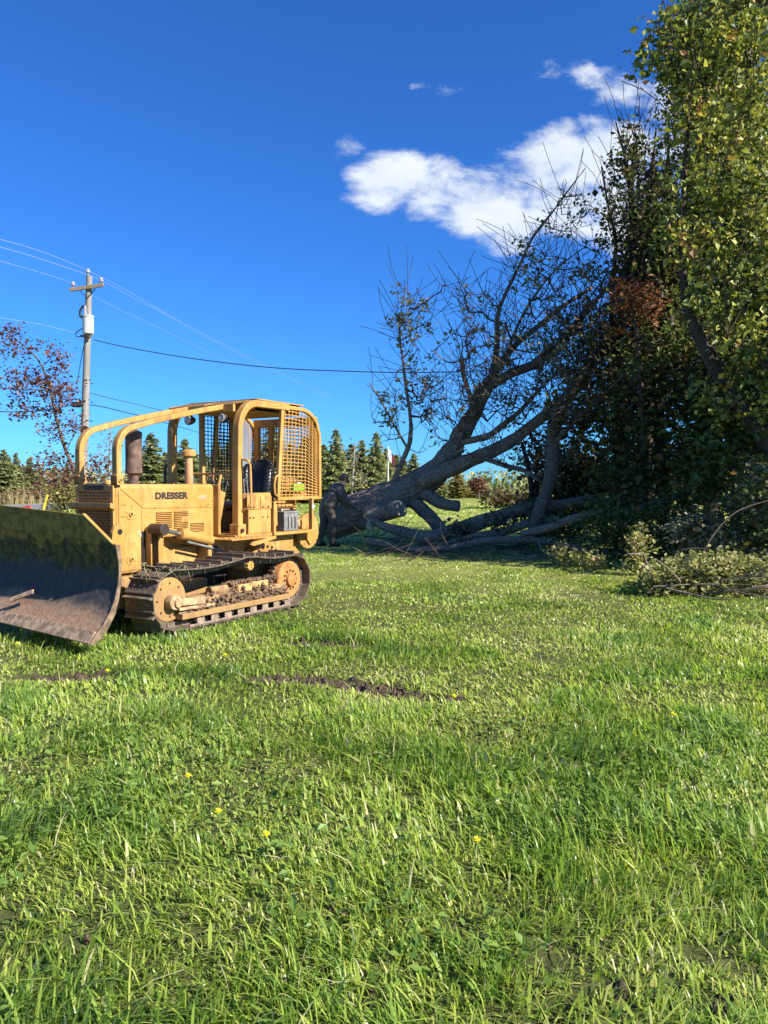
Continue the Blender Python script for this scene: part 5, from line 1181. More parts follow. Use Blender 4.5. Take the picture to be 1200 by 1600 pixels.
def flag_bits(x0, x1, mat, nm):
    V = []; F = []; k = 8
    for i in range(k + 1):
        f = x0 + (x1 - x0) * i / k
        for j in range(5): V.append((ft.x - fb.x + 0.04 + 0.42 * f + 0.0, 0.10 * math.sin(7 * f + 1.2 * j), ft.z - 0.15 - 0.75 * j / 4 - 0.62 * f))
    for i in range(k):
        for j in range(4): F.append((i * 5 + j, i * 5 + j + 1, (i + 1) * 5 + j + 1, (i + 1) * 5 + j))
    m = MB(); m.add(V, F); o = m.build(nm, mat, fl, fix=False); sm = o.modifiers.new('solid', 'SOLIDIFY'); sm.thickness = 0.006
flag_bits(0.0, 0.45, M['white'], 'flag_cloth'); flag_bits(0.45, 1.0, mat_simple('dark_red_cloth', (0.16, 0.03, 0.04), 0.8), 'flag_cloth')
# ------------------------------------------------------------------ the fallen tree
def bark_tube(name, P, R, mat, parent, n=22, k=6, amp=0.03, flare=None, cap=None, seed=1, wig=0.16):
    """tube with ridged, furrowed bark as real relief; amp is the depth of the furrows in metres"""
    P, R = smooth_chain(P, R, k); m = len(P); V = np.zeros((m * n, 3)); t0 = (P[1] - P[0]).normalized(); a = t0.orthogonal().normalized(); run = 0.0; Q = []
    for i, p in enumerate(P):
        if i: run += (p - P[i - 1]).length
        w_ = R[i] * wig * 2; Q.append(p + Vector(((float(vnoise(run * 1.3, 0.5, seed + 31)) - 0.5) * w_, (float(vnoise(run * 1.3, 7.5, seed + 32)) - 0.5) * w_, (float(vnoise(run * 1.3, 3.5, seed + 33)) - 0.5) * w_)))
    P = Q; run = 0.0
    for i, p in enumerate(P):
        t = (P[min(i + 1, m - 1)] - P[max(i - 1, 0)]).normalized(); a = (a - t * a.dot(t)).normalized(); b = t.cross(a)
        if i: run += (p - P[i - 1]).length
        an = np.arange(n) * 2 * np.pi / n; arc_ = an * max(R[i], 0.03)
        tw = 0.25 * math.sin(run * 1.7 + seed)
        r1 = 1 - np.abs(2 * vnoise(arc_ * 9 + 50 + tw, np.full(n, run * 2.2), seed) - 1); r2 = vnoise(arc_ * 22 + 9, np.full(n, run * 7.0), seed + 5)
        wide = vnoise(an * 0.9 + 3, np.full(n, run * 0.8), seed + 11); knot = max(0.0, float(vnoise(run * 1.1, 4.2, seed + 60)) - 0.72) * 0.9
        r = R[i] * (1 + 0.22 * (wide - 0.5) + knot) + amp * (0.75 * (r1 - 0.6) + 0.45 * (r2 - 0.5))
        V[i * n:(i + 1) * n] = np.array(p)[None] + np.outer(np.cos(an) * r, np.array(a)) + np.outer(np.sin(an) * r, np.array(b))
    F = [(i * n + q, i * n + (q + 1) % n, (i + 1) * n + (q + 1) % n, (i + 1) * n + q) for i in range(m - 1) for q in range(n)]
    o = link_mesh(name, np_mesh(name, V, np.array(F), smooth=True), mat, parent)
    for (which, cm) in (cap or ()):
        i0 = 0 if which == 0 else (m - 1) * n; ring = [tuple(V[i0 + q]) for q in range(n)]; c = tuple(np.mean(V[i0:i0 + n], 0) + np.array((P[1] - P[0]).normalized() if which == 0 else (P[-2] - P[-1]).normalized()) * -0.004)
        mb = MB(); mb.add(ring + [c], [(q, (q + 1) % n, n) for q in range(n)]); mb.build('cut_face', cm, o)
    return o
FT = empty('fallen_tree', (at(540, 820, 19.4).x, 19.4, 0)); tag(FT, 'huge toppled tree with dark furrowed trunk and upright bare limbs on the lawn', 'fallen tree')
FB = FT.location.copy()
def lc(pts):
    P, R = px_chain(pts); return [p - FB for p in P], R
TRK = [(508, 812, 19.6, 31), (540, 805, 19.5, 31), (570, 793, 19.4, 27), (605, 778, 19.4, 25), (645, 763, 19.3, 23), (680, 740, 19.2, 19), (703, 712, 19.2, 15.5), (720, 680, 19.2, 13), (740, 645, 19.2, 11), (755, 612, 19.1, 9.5), (768, 596, 19.1, 8.5)]
bark_tube('trunk', *lc(TRK), M['bark'], FT, 120, 16, 0.085, seed=3, cap=[(0, M['broken'])], wig=0.06)
LIMBS = [
    [(655, 752, 19.0, 13.02), (700, 736, 18.8, 12.01), (745, 716, 18.6, 10.42), (790, 694, 18.4, 9.41), (835, 662, 18.2, 8.32), (880, 622, 18.0, 7.31), (920, 580, 17.8, 6.22), (955, 530, 17.6, 4.70), (985, 470, 17.4, 3.11)],
    [(760, 608, 19.1, 8.32), (795, 585, 18.9, 7.22), (835, 568, 18.7, 6.38), (872, 540, 18.5, 5.54), (903, 503, 18.3, 4.70), (935, 465, 18.1, 3.61), (975, 425, 17.9, 2.52), (1010, 395, 17.7, 1.68)],
    [(757, 612, 19.2, 6.22), (772, 575, 19.3, 5.21), (777, 530, 19.3, 4.20), (778, 492, 19.3, 3.36), (792, 455, 19.3, 2.77), (812, 415, 19.3, 2.35), (832, 372, 19.3, 2.02), (860, 335, 19.3, 1.60), (890, 295, 19.3, 1.01), (915, 262, 19.3, 0.50)],
    [(768, 590, 19.2, 5.88), (800, 545, 19.6, 4.70), (838, 512, 19.9, 4.12), (880, 478, 20.2, 3.19), (925, 450, 20.4, 2.35)],
    [(740, 650, 18.9, 5.04), (733, 615, 18.8, 3.70), (724, 585, 18.7, 3.36), (721, 560, 18.7, 3.53)],
    [(612, 758, 19.2, 5.04), (628, 722, 19.1, 4.03), (640, 690, 19.1, 3.36), (641, 650, 19.1, 2.69), (635, 610, 19.1, 2.27), (629, 560, 19.1, 1.85), (624, 515, 19.1, 1.43), (628, 478, 19.1, 0.92), (634, 448, 19.1, 0.50)],
    [(636, 700, 19.1, 2.44), (618, 668, 19.1, 1.85), (598, 632, 19.1, 1.43), (577, 598, 19.1, 0.76)],
    [(718, 692, 19.1, 5.21), (760, 682, 18.6, 4.70), (785, 665, 18.4, 4.20), (815, 640, 18.2, 3.11), (850, 600, 18.0, 2.10)],
    [(748, 712, 18.6, 4.70), (790, 728, 18.2, 3.78), (820, 735, 18.0, 3.53), (842, 750, 17.8, 2.94)],
    [(793, 575, 18.9, 3.19), (800, 530, 18.8, 2.52), (830, 470, 18.7, 2.02), (870, 420, 18.6, 1.43), (915, 385, 18.5, 0.76)],
    [(722, 562, 18.7, 1.68), (700, 566, 18.6, 1.18), (676, 548, 18.6, 0.67)],
]
SKEL = Grow(); P_, R_ = lc(TRK); P_, R_ = smooth_chain(P_, R_, 3); SKEL.chain(P_, R_)
first_limb = len(SKEL.p)
for i, lb in enumerate(LIMBS):
    P_, R_ = lc(lb); r0 = R_[0] / px(19)
    bark_tube('limb', P_, R_, M['bark'], FT, 44 if r0 > 8 else (20 if r0 > 4 else 9), 12 if r0 > 8 else 7, 0.04 if r0 > 8 else (0.018 if r0 > 4 else 0.006), seed=20 + i, cap=[(1, M['broken'])] if i == 4 else None)
    P_, R_ = smooth_chain(P_, R_, 3); SKEL.chain(P_, R_)
# sawn stubs and a prop branch
STUBS = [[(575, 806, 19.0, 15), (603, 800, 18.8, 14), (627, 796, 18.5, 12.5)], [(566, 815, 19.2, 13), (573, 817, 18.9, 8), (580, 820, 18.5, 7.5)], [(655, 765, 19.2, 11), (690, 786, 18.9, 9), (716, 790, 18.7, 8.5)], [(630, 768, 19.3, 12), (655, 792, 19.2, 10.5), (676, 812, 19.1, 9.5), (692, 830, 19.0, 9), (700, 842, 18.9, 8)]]
for i, sb in enumerate(STUBS): bark_tube('sawn_stub', *lc(sb), M['bark'], FT, 36, 8, 0.03, seed=50 + i, cap=[(1, M['cut'] if i == 1 else M['bark_pale'])] if i < 3 else None)
# twigs
att = in_blobs([(860, 480, 75, 110, 18.8, 1.4), (800, 560, 95, 70, 18.6, 1.3), (740, 500, 75, 80, 19.0, 1.0), (820, 400, 60, 60, 19.2, 0.7), (890, 340, 40, 65, 19.2, 0.7), (720, 620, 75, 60, 18.7, 1.2), (800, 640, 85, 55, 18.1, 1.1), (640, 500, 36, 60, 19.1, 0.6), (648, 600, 40, 60, 19.1, 0.7), (610, 650, 34, 50, 19.1, 0.6), (690, 660, 60, 50, 18.8, 1.0), (905, 560, 60, 70, 17.8, 1.0), (770, 700, 60, 30, 18.2, 0.7), (840, 560, 80, 70, 18.4, 1.0), (760, 600, 60, 60, 18.8, 1.0)], 1150)
att += in_blobs([(905, 500, 55, 90, 17.9, 0.9), (890, 620, 60, 70, 17.4, 0.9), (930, 420, 40, 60, 18.2, 0.7), (870, 720, 50, 40, 17.4, 0.7)], 380)
tips = SKEL.attract([p - FB for p in att], seglen=0.30, jit=0.10, start=first_limb, bias=0.10, up=0.15)
nskel_end = len(SKEL.p)
# long whip-like bare shoots
base_i = RNG.choice(np.arange(first_limb, nskel_end), 800)
whips = []
for i in base_i:
    a = SKEL.p[int(i)]; d = Vector((random.gauss(-0.15, 0.6), random.gauss(0, 0.5), random.uniform(0.2, 1.1))).normalized(); Lw = random.uniform(0.4, 1.5); b = a; par = int(i); bend = Vector((random.gauss(0, 0.25), random.gauss(0, 0.25), random.gauss(0.1, 0.2)))
    for q in range(4): d = (d + bend * 0.35).normalized(); b = b + d * (Lw / 4); SKEL.p.append(b.copy()); SKEL.par.append(par); SKEL.rad.append(0.0); par = len(SKEL.p) - 1
SKEL.radii(0.0075, 2.7)
for i in range(first_limb, len(SKEL.p)):
    if SKEL.rad[i] > 0.05 and i >= nskel_end: SKEL.rad[i] = 0.01
start_tw = first_limb + sum(len(smooth_chain(*lc(lb), 3)[0]) for lb in LIMBS)
for i in range(start_tw, len(SKEL.p)): SKEL.rad[i] = min(SKEL.rad[i], 0.030)
tag(link_mesh('twigs', SKEL.mesh('twigs', lambda i: i >= start_tw, 5), M['twig'], FT), kind='stuff')
lt = [SKEL.p[t] for t in tips]
sel = [p for p in lt if random.random() < 0.10 and not (p + FB).x < -0.2]
sel += [p for p in lt if (p + FB).x > 3.2 and random.random() < 0.10]
sel += [p for p in lt if (p + FB).x < 1.4 and (3.2 < (p + FB).z < 6.4) and random.random() < 0.28]
tag(leaf_cloud('withered_leaves', sel, 15, 0.13, 0.10, M['leaf_wilt'], FT, (0.42, 0.25), droop=0.05), kind='stuff')

# limbs and logs lying on the ground in front of it
def log(name, label, pts, seed, caps=None, mat=None):
    P, R = px_chain(pts); base = Vector((P[0].x, P[0].y, 0)); o = bark_tube(name, [p - base for p in P], R, mat or M['bark'], None, 28, 9, 0.028, cap=caps, seed=seed, wig=0.45); o.location = base; tag(o, label, 'log', 'limbs lying under the fallen tree'); return o
log('fallen_limb', 'thick mossy limb lying on the grass right under the fallen trunk', [(572, 812, 18.6, 5.5), (610, 824, 18.3, 7.3), (660, 836, 18.0, 9.2), (710, 830, 17.8, 10.4), (760, 816, 17.6, 10.4), (810, 800, 17.4, 9.8), (860, 790, 17.2, 8.6), (930, 780, 17.0, 7.3), (1010, 768, 16.8, 5.5)], 71)
log('fallen_limb', 'long thin pale-ended limb lying nearest the lawn', [(572, 845, 17.0, 4.7), (590, 849, 17.0, 5.0), (640, 858, 16.9, 5.4), (700, 856, 16.7, 5.0), (750, 845, 16.5, 5.8), (810, 843, 16.3, 5.4), (860, 848, 16.0, 5.0), (910, 858, 15.6, 4.0), (960, 862, 15.2, 3.6), (1035, 880, 14.6, 2.2)], 72, [(0, M['bark_pale'])])
log('fallen_limb', 'smooth grey limb rising to the right in front of the thicket', [(815, 836, 16.0, 5.6), (850, 826, 15.8, 6.6), (900, 808, 15.5, 6.3), (960, 800, 15.2, 5.9), (1010, 792, 15.0, 5.6), (1070, 770, 14.7, 4.9), (1120, 742, 14.4, 4.5), (1160, 712, 14.2, 4.2), (1215, 672, 14.0, 3.8)], 73)
log('fallen_limb', 'dark crooked limb half hidden between the mossy limb and the thicket', [(830, 815, 17.0, 7.0), (780, 832, 17.1, 5.8), (740, 838, 17.2, 4.4), (690, 850, 17.3, 2.5)], 74)

# ------------------------------------------------------------------ standing trees of the thicket
def big_tree(label, trunks, blobs, n_att, leafspec, mat_b, rtip=0.007, up=0.2, name='broadleaf_tree', group='trees of the thicket', whips=0, seg=0.5, bark_n=14, flat=0.6, tall=0.8, gap=0.0):
    """trunks: list of pixel chains; leafspec: list of (share, per, sigma, size, material, tint)"""
    P0 = at(*trunks[0][0][:3]); base = Vector((P0.x, P0.y, 0)); o = empty(name, base); tag(o, label, 'tree', group); g = Grow()
    for k, tr in enumerate(trunks):
        P, R = px_chain(tr); P = [p - base for p in P]
        bark_tube('trunk', P, R, mat_b, o, bark_n, 5, 0.02, seed=90 + k); P, R = smooth_chain(P, R, 3)
        g.chain(P, R)
    nt = len(g.p); pts = [p - base for p in (spaced(in_blobs(blobs, n_att * 8), gap, n_att) if gap else in_blobs(blobs, n_att))]
    ends = g.attract(pts, seglen=seg, jit=0.09, up=up); ne = len(g.p)
    for i in RNG.choice(np.arange(nt, ne), whips) if whips else []:
        a = g.p[int(i)]; d = Vector((random.gauss(0, 0.25), random.gauss(0, 0.25), 1)).normalized(); Lw = random.uniform(0.5, 1.6); par = int(i); b = a
        for q in range(3): d = (d + Vector((random.gauss(0, 0.15), random.gauss(0, 0.15), 0))).normalized(); b = b + d * Lw / 3; g.p.append(b.copy()); g.par.append(par); g.rad.append(0.0); par = len(g.p) - 1
    g.radii(rtip, 2.5)
    for i in range(nt, len(g.p)): g.rad[i] = min(g.rad[i], 0.055)
    tag(link_mesh('branches', g.mesh('branches', lambda i: i >= nt, 5), mat_b, o), kind='stuff')
    E_ = [g.p[e] for e in ends]; random.shuffle(E_); c = 0
    for (share, per, sig, size, lm, tint) in leafspec:
        k = int(len(E_) * share); tag(leaf_cloud('crown', E_[c:c + k], per, sig, size, lm, o, tint, flat=flat, tall=tall), kind='stuff'); c += k
    return o
LM, LG, LB, LR = M['leaf_maple'], M['leaf_green'], M['leaf_brown'], M['leaf_rust']
M['bark_mid'] = mat_bark('brown_bark', (0.07, 0.052, 0.038), (0.25, 0.20, 0.15), (0.20, 0.19, 0.12))
# leaning mossy trunk in the middle of the gap
big_tree('leaning grey-barked standing tree with torn bark at the edge of the thicket', [[(832, 838, 16.6, 11.1), (842, 800, 16.6, 10.5), (855, 760, 16.7, 9.8), (863, 710, 16.8, 10.5), (866, 660, 16.9, 9.8), (886, 622, 17.0, 10.5), (915, 580, 17.2, 9.1), (950, 530, 17.4, 7.2), (985, 470, 17.6, 5.2), (1010, 400, 17.8, 3.3)], [(868, 690, 16.8, 5.2), (905, 650, 16.3, 3.3), (950, 610, 15.9, 2.3), (990, 570, 15.6, 1.3)]],
         [(930, 560, 50, 80, 17.2, 1.0), (1000, 460, 45, 70, 17.6, 0.9), (900, 640, 50, 50, 16.6, 0.9)], 230, [(0.75, 12, 0.22, 0.11, LB, (0.45, 0.25)), (0.25, 8, 0.2, 0.11, M['leaf_wilt'], (0.4, 0.2))], M['bark_mid'], whips=60)
# multi-stemmed dark tree with upright shoots at the left edge of the thicket
big_tree('multi-stemmed tree with upright bare shoots and few dark leaves against the cloud', [[(985, 850, 17.2, 9), (975, 700, 17.2, 8), (970, 560, 17.2, 7), (975, 440, 17.2, 6), (990, 380, 17.2, 5), (985, 300, 17.2, 4), (975, 240, 17.2, 2), (962, 190, 17.2, 1)], [(990, 850, 17.0, 8), (1005, 650, 17.0, 7), (1010, 480, 17.0, 5), (1015, 350, 17.0, 4), (1020, 260, 17.0, 2.5), (1025, 200, 17.0, 1)],
          [(975, 850, 17.5, 7), (960, 640, 17.6, 5), (955, 480, 17.6, 4), (962, 380, 17.6, 3), (950, 320, 17.6, 1.6), (940, 260, 17.6, 0.8)], [(1000, 850, 17.5, 7), (1020, 600, 17.5, 6), (1035, 420, 17.5, 5), (1042, 300, 17.5, 3), (1045, 190, 17.5, 1.2)]],
         [(985, 330, 40, 110, 17.2, 0.9), (1010, 450, 45, 110, 17.2, 1.0), (965, 560, 50, 100, 17.2, 1.0), (990, 245, 22, 50, 17.2, 0.5), (1010, 390, 35, 60, 17.2, 0.8)], 460, [(0.55, 14, 0.18, 0.10, LB, (0.45, 0.28)), (0.40, 13, 0.18, 0.10, LG, (0.5, 0.25))], M['bark_dark'], 0.007, 0.5, whips=260, seg=0.4)
# the branch of rusty dead leaves
big_tree('young tree with a clump of rust-red dead leaves halfway up the thicket', [[(1010, 860, 15.6, 5), (1005, 700, 15.6, 4.5), (1000, 580, 15.6, 3.5), (992, 500, 15.6, 2.5), (985, 460, 15.6, 1.5)]], [(988, 466, 42, 26, 15.6, 0.5), (1015, 490, 24, 16, 15.6, 0.4), (958, 516, 18, 8, 15.6, 0.3)], 46, [(1.0, 14, 0.16, 0.105, LR, (0.5, 0.25))], M['twig'], 0.005)
# big maple at the right
big_tree('tall maple with sunlit yellow-green leaves at the right edge', [[(1235, 860, 13.6, 17), (1210, 720, 13.6, 15), (1185, 672, 13.6, 13), (1150, 630, 13.6, 12), (1110, 560, 13.7, 10), (1080, 500, 13.8, 8), (1068, 440, 13.9, 6), (1066, 360, 14.0, 5), (1072, 260, 14.0, 4), (1078, 160, 14.0, 2.5), (1085, 80, 14.0, 1.5)], [(1205, 710, 13.6, 12), (1190, 600, 13.9, 11), (1185, 480, 14.1, 10), (1168, 420, 14.2, 8), (1160, 330, 14.3, 7), (1165, 220, 14.3, 5), (1170, 100, 14.3, 3), (1175, 0, 14.3, 2)]],
         [(1062, 45, 35, 45, 13.9, 0.8), (1030, 106, 30, 30, 13.9, 0.6), (1085, 110, 40, 50, 14.0, 0.9), (1120, 50, 45, 60, 14.0, 1.0), (1175, 40, 45, 65, 14.2, 1.1), (1195, -60, 60, 70, 14.2, 1.1), (1110, 185, 42, 50, 13.9, 0.9), (1165, 165, 45, 60, 14.1, 1.0), (1058, 195, 18, 45, 13.9, 0.4), (1095, 290, 42, 42, 13.7, 0.8), (1150, 285, 45, 60, 13.8, 0.9), (1200, 300, 35, 80, 13.9, 1.0), (1068, 368, 36, 32, 13.6, 0.7), (1125, 400, 42, 48, 13.6, 0.8), (1185, 430, 42, 70, 13.6, 0.9), (1108, 470, 32, 32, 13.5, 0.6), (1160, 530, 40, 50, 13.5, 0.7), (1198, 610, 28, 60, 13.4, 0.6), (1122, 620, 34, 34, 13.6, 0.5)], 330, [(1.0, 52, 0.165, 0.105, LM, (0.46, 0.28))], M['bark_dark'], 0.009, 0.5, whips=130, flat=0.15, tall=0.95, gap=0.34)
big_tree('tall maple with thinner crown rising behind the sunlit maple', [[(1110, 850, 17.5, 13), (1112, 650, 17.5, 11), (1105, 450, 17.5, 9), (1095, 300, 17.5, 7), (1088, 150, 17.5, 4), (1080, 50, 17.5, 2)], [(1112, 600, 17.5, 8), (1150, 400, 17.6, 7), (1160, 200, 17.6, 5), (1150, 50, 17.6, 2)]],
         [(1100, 180, 60, 150, 17.5, 1.4), (1090, 420, 70, 130, 17.5, 1.4), (1160, 330, 60, 200, 17.8, 1.4), (1040, 470, 40, 90, 17.3, 1.0), (1040, 300, 25, 90, 17.3, 0.8), (1110, 60, 60, 90, 17.5, 1.2), (1065, 90, 25, 60, 17.4, 0.7), (1045, 380, 50, 110, 17.0, 1.0), (1020, 500, 45, 70, 16.8, 0.9)], 720, [(0.25, 26, 0.20, 0.12, LM, (0.2, 0.25)), (0.35, 24, 0.20, 0.12, LB, (0.45, 0.3)), (0.38, 26, 0.20, 0.12, LG, (0.3, 0.25))], M['bark_dark'], 0.007, 0.4, whips=160, flat=0.3, tall=1.2)  # back crown coloured with darker leaves so it looks shaded by the front maple
big_tree('dark leafy tree filling the middle of the thicket in shade', [[(1040, 860, 16.2, 10), (1035, 760, 16.2, 9), (1030, 660, 16.2, 8), (1040, 560, 16.2, 6), (1050, 480, 16.2, 4)], [(1060, 860, 16.4, 8), (1085, 720, 16.4, 7), (1100, 600, 16.4, 5)]],
         [(1040, 580, 80, 90, 16.0, 1.3), (960, 650, 60, 80, 16.6, 1.2), (1060, 700, 90, 80, 15.6, 1.2), (1130, 600, 70, 90, 15.4, 1.2), (980, 760, 70, 60, 15.8, 1.0), (1180, 560, 40, 100, 15.2, 1.0)], 760, [(0.55, 15, 0.23, 0.115, LG, (0.45, 0.25)), (0.42, 15, 0.23, 0.115, LB, (0.5, 0.3))], M['bark_dark'], 0.006)
big_tree('green-leaved tree low at the right edge below the maple', [[(1180, 880, 14.6, 8), (1175, 780, 14.6, 7), (1165, 690, 14.6, 5), (1160, 620, 14.6, 3)]], [(1140, 690, 70, 70, 14.5, 0.9), (1190, 640, 50, 90, 14.4, 0.9), (1100, 760, 60, 40, 14.6, 0.8)], 300, [(0.6, 15, 0.2, 0.115, LG, (0.7, 0.2)), (0.4, 12, 0.2, 0.115, LM, (0.25, 0.2))], M['bark_dark'], 0.006)
big_tree('shaded tree closing the thicket behind the dark leafy tree', [[(1010, 850, 20, 9), (1005, 650, 20, 8), (1010, 480, 20, 5)], [(1150, 850, 20.5, 9), (1150, 600, 20.5, 8), (1150, 350, 20.5, 6), (1155, 120, 20.5, 3)]],
         [(1000, 600, 90, 110, 20, 1.5), (1120, 500, 100, 160, 20.5, 1.5), (950, 720, 60, 70, 20, 1.2), (1060, 740, 100, 60, 19.5, 1.4), (1180, 250, 50, 200, 20.5, 1.5), (1190, 700, 60, 120, 19, 1.2)], 620, [(0.6, 15, 0.32, 0.17, LG, (0.35, 0.2)), (0.4, 15, 0.32, 0.17, LB, (0.4, 0.2))], M['bark_dark'], 0.008)
big_tree('slender dark stems leaning together behind the torn-bark trunk', [[(838, 838, 19.0, 5), (832, 780, 19.0, 5), (825, 730, 19.0, 4), (815, 690, 19.0, 2)], [(842, 838, 19.2, 5), (838, 770, 19.2, 4), (840, 700, 19.2, 3)], [(848, 838, 18.8, 5), (880, 760, 18.8, 4), (905, 690, 18.8, 3)]], [(850, 720, 50, 50, 19, 0.9), (900, 730, 40, 50, 18.6, 0.8), (880, 790, 40, 25, 18.6, 0.8)], 200, [(0.9, 9, 0.2, 0.11, LB, (0.4, 0.25))], M['bark_dark'], 0.006, whips=60)
# trees that carry the row on to the right of the picture
for (x, y, h, l) in ((9.3, 12.7, 6.9, 'maple of the row just beyond the right edge'), (12.6, 11.2, 7.5, 'tall maple of the row second beyond the right edge'), (10.8, 17.8, 9.0, 'tall maple behind the row on the right'), (16.0, 10.6, 8.5, 'last tall maple of the row on the right')):
    o = empty('broadleaf_tree', (x, y, 0)); tag(o, l, 'tree', 'trees of the thicket'); g = Grow(); P = [Vector((random.gauss(0, 0.1), random.gauss(0, 0.1), h * k / 6)) for k in range(7)]; R = [0.22 - 0.03 * k for k in range(7)]
    bark_tube('trunk', P, R, M['bark_dark'], o, 10, 4, 0.02); P, R = smooth_chain(P, R, 2); g.chain(P, R); nt = len(g.p); pts = []
    while len(pts) < 260:
        v = RNG.normal(0, 1, 3); v /= np.linalg.norm(v); v *= RNG.random() ** 0.4; pts.append((v[0] * 2.1, v[1] * 2.1, h * 0.55 + v[2] * h * 0.48))
    ends = g.attract(pts, seglen=0.7); g.radii(0.008, 2.5)
    for i in range(nt, len(g.p)): g.rad[i] = min(g.rad[i], 0.06)
    tag(link_mesh('branches', g.mesh('branches', lambda i: i >= nt, 5), M['bark_dark'], o), kind='stuff'); tag(leaf_cloud('crown', [g.p[e] for e in ends], 15, 0.3, 0.19, LM, o, (0.45, 0.2)), kind='stuff')

# ------------------------------------------------------------------ undergrowth and brush piles
def shrub(label, stems, blobs, n_att, leafspec, name='leafy_shrub', group='undergrowth along the thicket', mat_b=None, rtip=0.004):
    P0 = at(*stems[0][0][:3]); base = Vector((P0.x, P0.y, 0)); o = empty(name, base); tag(o, label, 'shrub', group); g = Grow(); ms = MB()
    for st in stems:
        P, R = px_chain(st); P = [p - base for p in P]; P, R = smooth_chain(P, R, 3); g.chain(P, R); ms.tube(P, R, 6)
    tag(ms.build('stems', mat_b or M['twig'], o, smooth=60), kind='stuff')
    nt = len(g.p); ends = g.attract([p - base for p in in_blobs(blobs, n_att)], seglen=0.25, jit=0.1, up=0.2); g.radii(rtip, 2.4)
    for i in range(nt, len(g.p)): g.rad[i] = min(g.rad[i], 0.018)
    tag(link_mesh('branches', g.mesh('branches', lambda i: i >= nt, 4), mat_b or M['twig'], o), kind='stuff'); E_ = [g.p[e] for e in ends]; random.shuffle(E_); c = 0
    for (share, per, sig, size, lm, tint) in leafspec:
        k = int(len(E_) * share); tag(leaf_cloud('foliage', E_[c:c + k], per, sig, size, lm, o, tint), kind='stuff'); c += k
shrub('dark green undergrowth between the smooth grey limb and the leafy tree', [[(960, 870, 15.2, 3), (965, 820, 15.2, 2), (970, 780, 15.2, 1)], [(1050, 880, 14.6, 3), (1055, 820, 14.6, 2), (1060, 770, 14.6, 1)]], [(960, 820, 60, 45, 15.0, 0.7), (1040, 820, 60, 55, 14.4, 0.7)], 320, [(1, 11, 0.13, 0.085, LG, (0.62, 0.2))])
shrub('pale-leaved wilted undergrowth at the right edge behind the brush pile', [[(1130, 890, 13.4, 3), (1130, 830, 13.4, 2), (1120, 780, 13.4, 1)], [(1190, 890, 13.2, 3), (1190, 800, 13.2, 2), (1185, 740, 13.2, 1)]], [(1130, 830, 55, 50, 13.2, 0.6), (1190, 780, 45, 70, 13.0, 0.6), (1180, 850, 50, 35, 12.9, 0.5)], 420, [(0.6, 11, 0.13, 0.08, LG, (0.75, 0.2)), (0.4, 10, 0.13, 0.085, M['leaf_wilt'], (0.4, 0.2))])
shrub('small pale-leaved sprig standing up in the sun left of the brush pile', [[(1000, 905, 12.6, 1.6), (1002, 880, 12.6, 1.3), (998, 850, 12.6, 1), (1003, 815, 12.6, 0.6)]], [(1000, 850, 15, 30, 12.6, 0.25), (990, 880, 14, 16, 12.6, 0.2)], 60, [(1, 9, 0.07, 0.07, M['leaf_pile'], (0.6, 0.22))])
shrub('low yellow-green sprigs at the lawn edge under the long thin limb', [[(872, 885, 14.0, 1.4), (880, 868, 14.0, 1), (884, 850, 14.0, 0.6)], [(925, 895, 13.4, 1.4), (930, 880, 13.4, 1), (935, 862, 13.4, 0.6)]], [(880, 866, 24, 16, 14.0, 0.3), (930, 882, 22, 14, 13.4, 0.3), (900, 870, 30, 10, 13.8, 0.3)], 90, [(1, 8, 0.08, 0.07, M['leaf_pile'], (0.42, 0.25))])
shrub('grey-green wilted branch hanging in shade behind the sprigs', [[(1060, 890, 13.2, 2), (1070, 850, 13.2, 1.5), (1085, 815, 13.2, 1)]], [(1075, 830, 35, 28, 13.1, 0.4), (1110, 850, 30, 24, 12.9, 0.4)], 110, [(1, 10, 0.09, 0.08, M['leaf_wilt'], (0.45, 0.22))])
# brush pile
bp = gnd(1110, 938); BP = empty('brush_pile', (bp.x, bp.y + 0.5, 0)); tag(BP, 'heap of cut leafy branches and sticks in the sun at the right', 'brush pile'); B0 = BP.location.copy()
m = MB()
for k in range(130):
    a = at(random.uniform(1010, 1230), random.uniform(893, 942), random.uniform(9.9, 12.0)); a.z = max(0.03, random.uniform(0.03, 0.30)); d = Vector((random.gauss(0.8, 0.5), random.gauss(-0.35, 0.45), random.gauss(0.02, 0.15))).normalized(); Lk = random.uniform(0.5, 1.5); r = random.choice((0.006, 0.008, 0.012, 0.018))
    pts = [a]; 
    for q in range(4): d = (d + Vector((random.gauss(0, 0.14), random.gauss(0, 0.14), random.gauss(0, 0.08)))).normalized(); nx = pts[-1] + d * Lk / 4; nx.z = max(0.02, min(0.6, nx.z)); pts.append(nx)
    m.tube([p - B0 for p in pts], [r, r * 0.9, r * 0.75, r * 0.55, r * 0.3], 5)
tag(m.build('sticks', mat_bark('cut_sticks', (0.12, 0.09, 0.07), (0.34, 0.28, 0.22)), BP, smooth=60), kind='stuff')
cs = []
for k in range(900):
    f = random.random(); u = random.gauss(1115, 58); top = 872 + 0.0035 * (u - 1130) ** 2 * 0.4; v = random.uniform(top, 938); d = random.uniform(10.1, 11.7); p = at(min(max(u, 1015), 1235), v, d); p.z = max(0.04, min(p.z, 0.30 + 0.30 * float(vnoise(u * 0.05, d * 3, 9)))); cs.append(p - B0)
tag(leaf_cloud('leaves', cs[:480], 14, 0.08, 0.066, M['leaf_pile'], BP, (0.28, 0.26)), kind='stuff'); tag(leaf_cloud('leaves', cs[480:], 14, 0.08, 0.066, M['leaf_pile'], BP, (0.5, 0.22)), kind='stuff')
